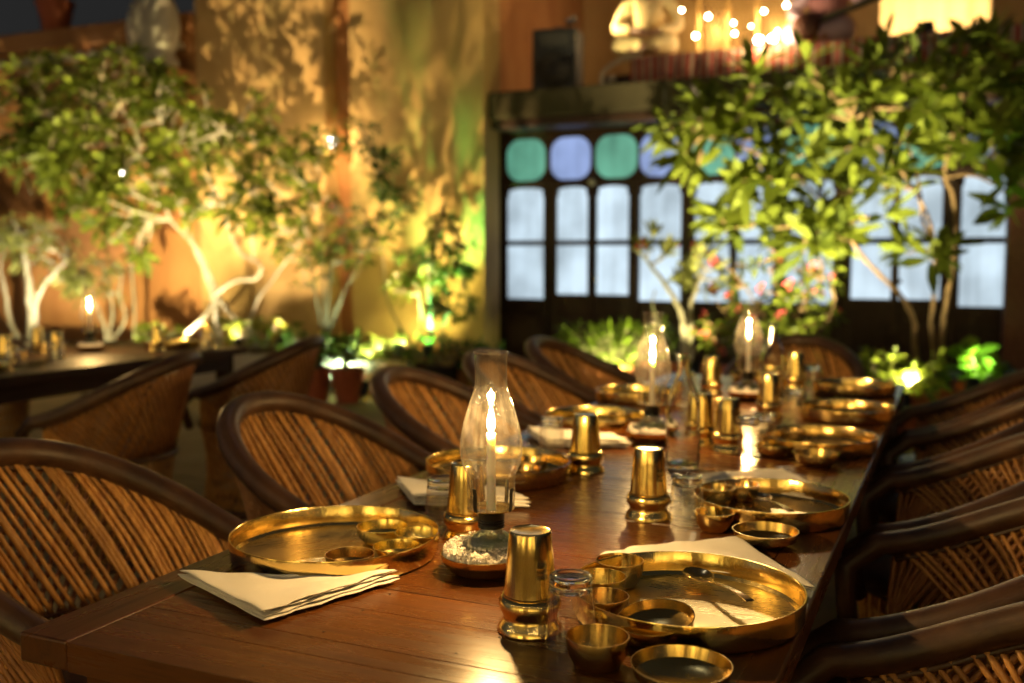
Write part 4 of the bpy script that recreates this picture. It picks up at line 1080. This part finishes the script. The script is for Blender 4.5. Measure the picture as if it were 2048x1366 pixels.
def spoon(x, y, z, rz, label, tilt=0.0):
    n = 18; m = 8; b = MB(); vs = []; fs = []
    for i in range(n + 1):
        t = i / n; L = t * .17
        if t < .36:
            u = t / .36; hw_ = .0215 * math.sin(PI * min(1, u ** .75 * .93 + .02)) ** .8 + .003 * u; dip = -.006 * math.sin(PI * u)
        else:
            u = (t - .36) / .64; hw_ = .0032 + .0045 * u ** 1.6; dip = .012 * math.sin(PI * u * .6)
        for k in range(m + 1):
            a = -1 + 2 * k / m; vs.append((L, hw_ * a, dip * (1 - a * a if t < .36 else 1) + .004))
    for i in range(n):
        for k in range(m): fs.append((i*(m+1)+k, (i+1)*(m+1)+k, (i+1)*(m+1)+k+1, i*(m+1)+k+1))
    b.add(vs, fs); o = b.build('spoon', M['spoon'], None, sharp=0, loc=(x, y, z), rot=(0, tilt, rz))
    mo = o.modifiers.new('thick', 'SOLIDIFY'); mo.thickness = .0016; ms = o.modifiers.new('s', 'SUBSURF'); ms.levels = 1; ms.render_levels = 1
    return tag(o, label, 'spoon', 'brass spoons in the thalis')

def napkin(corners, label, layers=4, seed=1, th=.0055, lift=None, fan=.012):
    """folded linen: stacked soft sheets between four table corners; corners run round the outline, edge 1-2 is the open fanned edge"""
    rn = random.Random(seed); c = [Vector((x, y, 0)) for x, y in corners]; ctr = sum(c, Vector()) / 4
    b = MB(); N = 26
    for L in range(layers):
        off = [Vector((rn.uniform(-1,1), rn.uniform(-1,1), 0)) * .004 for _ in range(4)]
        out = (c[1] + c[2]) / 2 - ctr; out.normalize()
        sh = out * (-fan * L / max(1, layers - 1) * rn.uniform(.6, 1.2))
        q = [c[i] + off[i] + (sh if i in (1, 2) else Vector()) for i in range(4)]
        z0 = L * th * .98
        ph = rn.uniform(0, 6)
        def P(u, v, top):
            p = q[0] * (1-u) * (1-v) + q[1] * u * (1-v) + q[2] * u * v + q[3] * (1-u) * v
            e = max(abs(2*u - 1), abs(2*v - 1)); hh = th * .5 * (max(0., 1 - e ** 14)) ** .5 + .0002
            p = p + (p - ctr) * 0
            wv = .0011 * math.sin(17*u + ph) + .0013 * math.sin(13*v + 2*u*5 + ph)
            edge = (.0022 * math.sin(23*v + ph*2) + .001 * math.sin(51*v)) * (u ** 6)
            sag = -.004 * math.sin(PI*u) * math.sin(PI*v) * (L / layers) + .0035 * (L / layers) * (u ** 8)
            return Vector((p.x + out.x * edge, p.y + out.y * edge, z0 + th * .5 + (hh if top else -hh) + wv * (.3 + .7 * L / layers) + sag))
        vs = []; fs = []; n1 = N + 1
        ws = [.5 - .5 * math.cos(PI * i / N) for i in range(n1)]
        for top in (False, True):
            for i in range(n1):
                for k in range(n1): vs.append(P(ws[i], ws[k], top))
        for i in range(N):
            for k in range(N):
                a = i*n1 + k; fs.append((a, a+1, a+n1+1, a+n1)); a += n1*n1; fs.append((a, a+n1, a+n1+1, a+1))
        o_ = n1*n1
        for i in range(N):
            fs.append((i, i+1, o_+i+1, o_+i)[::-1]); a = N*n1 + i; fs.append((a, a+1, o_+a+1, o_+a))
            a = i*n1; fs.append((a, a+n1, o_+a+n1, o_+a)); a = i*n1 + N; fs.append((a, a+n1, o_+a+n1, o_+a)[::-1])
        b.add(vs, fs)
    o = b.mesh('napkin', M['linen'], sharp=0)
    # origin at the napkin centre
    for v in o.vertices: v.co -= ctr
    return tag(link('napkin', o, None, (ctr.x, ctr.y, ZT_ + .0035)), label, 'napkin', 'folded white napkins')

# nearest right setting
thali(-.342, 1.385, .166, 'nearest brass thali at lower right with a spoon resting in it')
bowl(-.464, 1.452, ZT_ + .0035, .0375, .040, 'upright brass bowl at the back inside the nearest right thali', 'brass')
bowl(-.4665, 1.372, ZT_ + .0035, .0375, .038, 'middle brass bowl behind the clear glass in the nearest right thali', 'brass')
bowl(-.4375, 1.297, ZT_ + .0035, .036, .036, 'front left bowl partly behind the clear glass in the nearest right thali')
bowl(-.350, 1.262, ZT_ + .013, .052, .022, 'shallow dark dish tilted against the front rim of the nearest right thali', 'brass_old', (R(9), R(-4), 0))
spoon(-.375, 1.53, ZT_ + .018, R(-45), 'dark brass spoon lying in the nearest right thali', R(4))
tumbler(-.523, 1.236, 'nearest upturned brass tumbler, tall in the centre foreground', .4)
gglass(-.452, 1.205, 'nearest upturned clear glass beside the foreground tumbler')
bowl(-.396, 1.152, ZT_, .040, .040, 'round brass bowl on the table in front of the clear glass', 'brass_old')
bowl(-.287, 1.143, ZT_, .061, .025, 'wide shallow brass dish at the bottom edge of the photo', 'brass_old', (0,0,0), .045)
napkin([(-.535, 1.565), (-.50, 1.625), (-.345, 1.765), (-.185, 1.535)], 'folded white napkin behind the nearest right thali', 3, 3, .0045)
# nearest left setting
thali(-.965, 1.42, .178, 'brass thali in front of the nearest left chair holding four bowls', 1.0)
bowl(-.922, 1.503, ZT_ + .0035, .046, .030, 'widest bowl at the back inside the left front thali', 'brass')
bowl(-.842, 1.487, ZT_ + .0035, .039, .032, 'right rear bowl inside the left front thali', 'brass')
bowl(-.836, 1.408, ZT_ + .0035, .040, .030, 'right front bowl inside the left front thali', 'brass')
bowl(-.882, 1.337, ZT_ + .0035, .040, .030, 'front bowl inside the left front thali', 'brass_old')
napkin([(-1.108, 1.196), (-.862, 1.096), (-.783, 1.335), (-.930, 1.243)], 'folded white napkin with layered edge before the left front thali', 4, 8, .0042, fan=.012)
tumbler(-.805, 1.605, 'upturned brass tumbler just behind the candle lamp at left', 1.1)
gglass(-.882, 1.655, 'upturned clear glass left of the tumbler behind the candle lamp')
# second right
thali(-.326, 1.995, .150, 'second brass thali along the right side with a dark spoon', 2.0)
bowl(-.44, 2.03, ZT_ + .0035, .036, .034, 'left bowl inside the second right thali')
bowl(-.40, 2.085, ZT_ + .0035, .036, .034, 'rear bowl inside the second right thali')
spoon(-.375, 2.09, ZT_ + .018, R(-55), 'dark spoon lying in the second right thali', R(4))
tumbler(-.542, 1.878, 'second upturned brass tumbler along the right side, in front of the bottle', 2.1)
gglass(-.462, 1.865, 'clear upturned glass right of the second tumbler')
bowl(-.402, 1.835, ZT_, .037, .036, 'small brass bowl on the table before the second right thali', 'brass')
bowl(-.297, 1.775, ZT_, .058, .028, 'round shallow dish on the table before the second right thali', 'brass_old', (0,0,0), .036)
napkin([(-.55, 2.20), (-.52, 2.26), (-.365, 2.385), (-.19, 2.11)], 'white napkin behind the second right thali', 3, 5, .0045)
# second left
thali(-.965, 2.09, .168, 'brass thali behind the candle lamp on the left side', 3.0)
bowl(-.90, 2.14, ZT_ + .0035, .036, .034, 'bowl inside the thali behind the candle lamp')
bowl(-.88, 2.05, ZT_ + .0035, .036, .034, 'front bowl inside the thali behind the candle lamp')
tumbler(-.80, 2.23, 'upturned brass tumbler beside the thali behind the candle lamp', 2.9)
napkin([(-1.13, 1.90), (-1.00, 1.755), (-.775, 1.835), (-.86, 1.90)], 'white napkin behind the candle lamp on the left side', 3, 6, .007)
gglass(-.955, 2.40, 'clear upturned glass between the second and third left settings')
napkin([(-1.125, 2.63), (-.99, 2.45), (-.78, 2.54), (-.86, 2.62)], 'white napkin before the third left thali', 3, 9, .007)
# third
thali(-.985, 2.84, .155, 'third brass thali along the left side', .5)
bowl(-.93, 2.90, ZT_ + .0035, .036, .034, 'bowl inside the third left thali')
thali(-.329, 2.745, .152, 'third brass thali along the right side with shallow dishes near it', 1.5)
bowl(-.40, 2.80, ZT_ + .0035, .036, .034, 'bowl inside the third right thali')
bowl(-.42, 2.60, ZT_, .045, .03, 'brass bowl on the table left of the third right thali')
bowl(-.305, 2.53, ZT_, .055, .03, 'round dish on the table before the third right thali', 'brass_old', (0,0,0), .036)
tumbler(-.545, 2.632, 'front one of two touching brass tumblers at the table middle', .2)
tumbler(-.633, 2.70, 'rear one of two neighbouring brass tumblers at the table middle', 1.2)
gglass(-.49, 2.62, 'clear upturned glass beside the pair of tumblers')
gglass(-.46, 2.69, 'clear upturned glass just behind the third right place')
# fourth and fifth
thali(-.315, 3.31, .15, 'fourth brass thali along the right side', .9)
bowl(-.39, 3.36, ZT_ + .0035, .036, .034, 'bowl inside the fourth right thali')
tumbler(-.542, 3.25, 'upturned brass tumbler of the fourth right place', .7)
gglass(-.462, 3.24, 'clear upturned glass of the fourth right place')
thali(-1.03, 3.42, .15, 'farthest brass thali seen on the left side', .3)
tumbler(-.836, 3.72, 'far upturned brass tumbler left of the farthest lamp', .6)
tumbler(-.568, 4.0, 'farthest upturned brass tumbler on the right', .9)
gglass(-.50, 3.98, 'farthest clear upturned glass on the right')
gglass(-.90, 3.60, 'clear upturned glass beside the far left tumbler')
thali(-.345, 3.94, .15, 'farthest brass thali on the right side', .4)
thali(-.70, 4.12, .14, 'brass thali at the head of the table behind the farthest lamp', .4)

# ------------------------------------------------------------------ candle lamps
CH_PROF = [(.0365,.0),(.0372,.001),(.0385,.02),(.0392,.05),(.0405,.058),(.0455,.068),(.0492,.082),(.0506,.0955),(.0498,.110),(.0465,.128),(.0415,.148),(.0355,.168),(.0298,.184),(.0268,.194),(.0258,.204),(.0260,.246),(.0272,.2505),(.0278,.2515)]
def smooth_prof(pr, n=4):
    P = curve_pts([(r, 0, z) for r, z in pr], n); return [(p.x, p.z) for p in P]
lampm = {}
def mk_lamp():
    b = MB(); b.lathe([(0,.002),(.034,.002),(.0385,.006),(.040,.018),(.0375,.030),(.030,.040),(.021,.0455),(.0185,.050),(.0185,.056),(.0165,.056),(.0165,.049),(.019,.0445),(.028,.0385),(.0355,.029),(.038,.018),(.0365,.008),(.033,.0045),(0,.0045)], 44, closed=False)
    lampm['font'] = b.mesh('font', M['font_thin'], sharp=70)
    b = MB(); b.lathe([(.0155,.052),(.0215,.0522),(.022,.056),(.0208,.058),(.022,.060),(.0208,.062),(.022,.064),(.0208,.066),(.022,.068),(.022,.076),(.020,.078),(.0,.0785)], 36)
    lampm['collar'] = b.mesh('burner_collar', M['black_metal'], sharp=40)
    b = MB(); b.lathe([(.0,.0790),(.030,.0795),(.035,.0815),(.0388,.0832),(.0388,.0845),(.035,.0830),(.03,.0812),(0,.0805)], 40); lampm['plate'] = b.mesh('gallery_plate', M['brass_old'], sharp=40)
    b = MB()
    pts = [(.0385,0,.083),(.0405,0,.095),(.0408,0,.112),(.0425,0,.122)]
    vs = []; fs = []
    for x, y, z in pts:
        for (dx, dy) in ((-.0006,-.0035),(.0006,-.0035),(.0006,.0035),(-.0006,.0035)): vs.append((x+dx, y+dy, z))
    for i in range(3):
        for k in range(4): fs.append((i*4+k, i*4+(k+1)%4, i*4+4+(k+1)%4, i*4+4+k))
    fs += [(3,2,1,0),(12,13,14,15)]
    b.add(vs, fs); lampm['prong'] = b.mesh('prong', M['black_metal'], sharp=40)
    b = MB(); b.lathe([(0,.0807),(.0085,.081),(.0080,.084),(.0076,.0865),(.0074,.120),(.0072,.190),(.0073,.203),(.0066,.2055),(.003,.2045),(0,.204)], 24); lampm['candle'] = b.mesh('candle', M['wax'], sharp=50)
    b = MB(); b.tube([(0,0,.204),(.0006,0,.209),(.002,0,.213)], .0007, 6); lampm['wick'] = b.mesh('wick', M['wick'])
    b = MB(); b.lathe([(0,.2065),(.0030,.209),(.0056,.2140),(.0068,.2195),(.0065,.2260),(.0050,.2340),(.0030,.2425),(.0012,.2500),(0,.254)], 18); lampm['flame'] = b.mesh('flame', M['flame'], sharp=0)
    b = MB(); b.lathe([(r, z + .0850) for r, z in smooth_prof(CH_PROF)], 64); lampm['chimney'] = b.mesh('chimney', M['chimney'], sharp=0)
    b = MB(); b.tube([(.0277*math.cos(2*PI*i/40), .0277*math.sin(2*PI*i/40), .3365) for i in range(41)], .0011, 8, cap=False); b.tube([(.0372*math.cos(2*PI*i/40), .0372*math.sin(2*PI*i/40), .0862) for i in range(41)], .0011, 8, cap=False)
    lampm['lip'] = b.mesh('chimney_lip', M['chimney'], sharp=0)
    b = MB(); b.lathe([(0,0),(.045,0),(.052,.002),(.062,.010),(.069,.022),(.0715,.032),(.0700,.0325),(.067,.022),(.060,.012),(.05,.0045),(0,.004)], 48, wob=.004, seed=2); lampm['dish'] = b.mesh('salt_dish', M['brass_wall'], sharp=40)
mk_lamp()
CANDLE = (1, .60, .20)
def lamp(x, y, label, short, e=1.0, z=ZT_, lean=0.0, dish_off=(0, 0), seed=1, near=False):
    tag(link('salt_dish', lampm['dish'], None, (x + dish_off[0], y + dish_off[1], z)), 'brass salt dish under the ' + short, 'dish', 'brass salt dishes under the lamps')
    rn = random.Random(seed); b = MB()
    for k in range(620 if near else 40):
        a = rn.uniform(0, 6.28); r_ = .036 + .031 * math.sqrt(rn.random()); s = rn.choice((.0011, .0014, .0018, .0023, .0029)) * rn.uniform(.8, 1.2) * (1 if near else 1.4)
        cx_, cy_ = dish_off[0] + r_ * math.cos(a), dish_off[1] + r_ * math.sin(a); cz = .034 + rn.uniform(0, .009) + (.008 if r_ < .056 else .001)
        bm = bmesh.new(); bmesh.ops.create_icosphere(bm, subdivisions=1, radius=s); kx, ky, kz = rn.uniform(.7,1.3), rn.uniform(.7,1.3), rn.uniform(.6,1.0)
        for v in bm.verts: v.co = Vector((v.co.x * kx, v.co.y * ky, v.co.z * kz)) * rn.uniform(.86, 1.16)
        b.add([(v.co.x + cx_, v.co.y + cy_, v.co.z + cz) for v in bm.verts], [tuple(v.index for v in f.verts) for f in bm.faces]); bm.free()
    na, nr_ = (180, 22) if near else (80, 12); lumps = [(rn.uniform(0, 6.28), rn.uniform(.036, .064), rn.uniform(.002, .0065), rn.uniform(.005, .010)) for _ in range(40)]; vs = []; fs = []
    for ia in range(na):
        a = 2 * PI * ia / na
        for ir in range(nr_):
            t = ir / (nr_ - 1); r_ = .026 + .0415 * t; z0 = .028 + .012 * math.sin(PI * min(1, (1 - t) * 1.25)) ** .7
            x_, y_ = r_ * math.cos(a), r_ * math.sin(a)
            for la, lr, lh, lw in lumps:
                d2 = (x_ - lr * math.cos(la)) ** 2 + (y_ - lr * math.sin(la)) ** 2
                if d2 < (2.5 * lw) ** 2: z0 += lh * math.exp(-d2 / (lw * lw)) * (.35 + .65 * min(1, (1 - t) * 4))
            j_ = .0017; vs.append((x_ + dish_off[0] + rn.uniform(-j_, j_), y_ + dish_off[1] + rn.uniform(-j_, j_), z0 - (.004 if t > .97 else 0) + rn.uniform(-j_, j_)))
    for ia in range(na):
        for ir in range(nr_ - 1): fs.append((ia * nr_ + ir, ia * nr_ + ir + 1, ((ia + 1) % na) * nr_ + ir + 1, ((ia + 1) % na) * nr_ + ir))
    b.add(vs, fs)
    so = b.build('rock_salt', M['salt'], None, sharp=0, loc=(x, y, z)); tag(so, 'heap of white rock salt around the ' + short, 'salt', None, 'stuff')
    root = empty('candle_lamp', (x, y, z + .0225)); tag(root, label, 'lamp', 'glass candle lamps'); root.rotation_euler = (0, lean, 0)
    link('font', lampm['font'], root); link('burner_collar', lampm['collar'], root); link('gallery_plate', lampm['plate'], root)
    for k in range(4): link('prong', lampm['prong'], root, (0,0,0), (0, 0, R(-104 + 90 * k)))
    cd = link('candle', lampm['candle'], root); link('wick', lampm['wick'], cd); link('flame', lampm['flame'], cd)
    ch = link('chimney', lampm['chimney'], root); link('chimney_lip', lampm['lip'], ch)
    light('candle_light', 'POINT', (x, y, z + .0225 + .228), e, CANDLE, root, .008)
    return root
CE = 10.5
lamp(-.678, 1.440, 'tall candle lamp with glass chimney burning in the sharp foreground', 'tall foreground candle lamp', CE, dish_off=(-.012, -.002), seed=3, near=True)
lamp(-.762, 2.665, 'second candle lamp half behind the clear bottle', 'second candle lamp behind the bottle', CE, seed=4)
lamp(-.676, 3.60, 'third candle lamp near the far end of the long table', 'third candle lamp near the table end', CE, seed=5)
lamp(-4.30, 4.02, 'candle lamp burning on the far left table', 'candle lamp of the far left table', CE, seed=6)

# bottles
bot_b = MB(); bot_b.lathe([(0,.004),(.03,.001),(.0395,.002),(.042,.008),(.042,.150),(.040,.168),(.033,.188),(.022,.210),(.0165,.228),(.0150,.250),(.0150,.268),(.0170,.269),(.0172,.276),(.0155,.277),(.0132,.276),(.0128,.25),(.0142,.230),(.0195,.210),(.0305,.187),(.0372,.167),(.0392,.150),(.0392,.012),(.036,.008),(0,.009)], 44)
botm = bot_b.mesh('bottle', M['glass'], sharp=40)
for x, y, lbl in ((-.600, 2.372, 'clear glass water bottle in front of the second candle lamp'), (-.60, 3.66, 'clear glass bottle beside the farthest candle lamp')):
    tag(link('glass_bottle', botm, None, (x, y, ZT_)), lbl, 'bottle', 'clear glass bottles')

# far left table ware
for x, y, lbl in ((-4.02, 3.10, 'brass thali at the near corner of the far left table'), (-4.10, 4.42, 'brass thali at the far corner of the far left table'), (-4.45, 3.55, 'brass thali across the far left table')):
    thali(x, y, .15, lbl)
for i, (x, y, lbl) in enumerate(((-4.22, 3.42, 'brass tumbler nearest the photo edge on the far left table'), (-4.17, 3.68, 'brass tumbler left of the candle lamp on the far left table'), (-4.0, 4.20, 'brass tumbler right of the candle lamp on the far left table'), (-3.90, 4.50, 'rightmost brass tumbler on the far left table'), (-4.34, 3.30, 'brass tumbler beyond the near thali of the far left table'), (-4.5, 3.85, 'brass tumbler left of the far lamp beside the wall side'))): tumbler(x, y, lbl, i)
for x, y, lbl in ((-4.10, 3.36, 'clear glass nearest the photo edge on the far left table'), (-4.08, 3.60, 'clear glass beside the left tumbler of the far left table'), (-3.84, 4.40, 'clear glass at the right end of the far left table')): gglass(x, y, lbl)

# ------------------------------------------------------------------ string lights over the near courtyard, behind the photographer

def festoon(a, b_, n, label, e):
    a, b_ = Vector(a), Vector(b_); root = empty('string_lights', a); tag(root, label, 'string lights', 'bulb strings over the courtyard')
    pts = [a.lerp(b_, i / 24) - Vector((0, 0, 1)) * (.35 * math.sin(PI * i / 24)) - a for i in range(25)]
    q = MB(); q.tube(pts, .006, 6); q.build('cable', M['black'], root)
    for k in range(n):
        t = (k + .5) / n; p = a.lerp(b_, t) - Vector((0, 0, 1)) * (.35 * math.sin(PI * t)) - a
        q = MB(); q.lathe([(0,-.01),(.014,-.01),(.016,-.05),(.0,-.05)], 12); hol = q.build('holder', M['black'], root, loc=p)
        q = MB(); q.lathe([(0,-.052),(.014,-.055),(.028,-.085),(.024,-.115),(0,-.128)], 14); q.build('bulb', M['bulb'], hol)
        light('string_bulb_lamp', 'POINT', a + p + Vector((0, 0, -.09)), e, (1, .70, .34), root, .03)
festoon((-5.5, -1.6, 3.3), (4.5, -.9, 3.3), 9, 'string of warm bulbs over the courtyard behind the photographer', 2.5)
festoon((-5.8, .6, 3.5), (-5.5, -1.6, 3.3), 3, 'short string of warm bulbs turning the courtyard corner at left', 1.6)

# the opposite courtyard wall, behind the photographer, with unseen uplights added for fill and brass reflections
ow = empty('opposite_wall', (-7.5, -4.6, 0)); tag(ow, 'ochre courtyard wall behind the photographer, outside the photo', 'wall')
for k in range(3):
    b = MB(); b.box(k * 4.5, k * 4.5 + 4.3, -.35, 0, 0, 4.4); b.build('wall_panel', M['cream'], ow, False)
    b = MB(); b.box(k * 4.5 + 4.3, k * 4.5 + 4.5, -.35, -.1, 0, 4.4); b.build('recess_strip', M['rust'], ow, False)
for k, (x, e, lbl) in enumerate(((-5.0, 700, 'first'), (-1.9, 900, 'second'), (1.6, 900, 'third'), (4.2, 600, 'fourth'))):
    uplight(Vector((x, -3.6, .05)), Vector((x + .1, -4.6, 1.6)), e, (1, .82, .40), lbl + ' added fill uplight from the left, along the wall behind the photographer', angle=62)
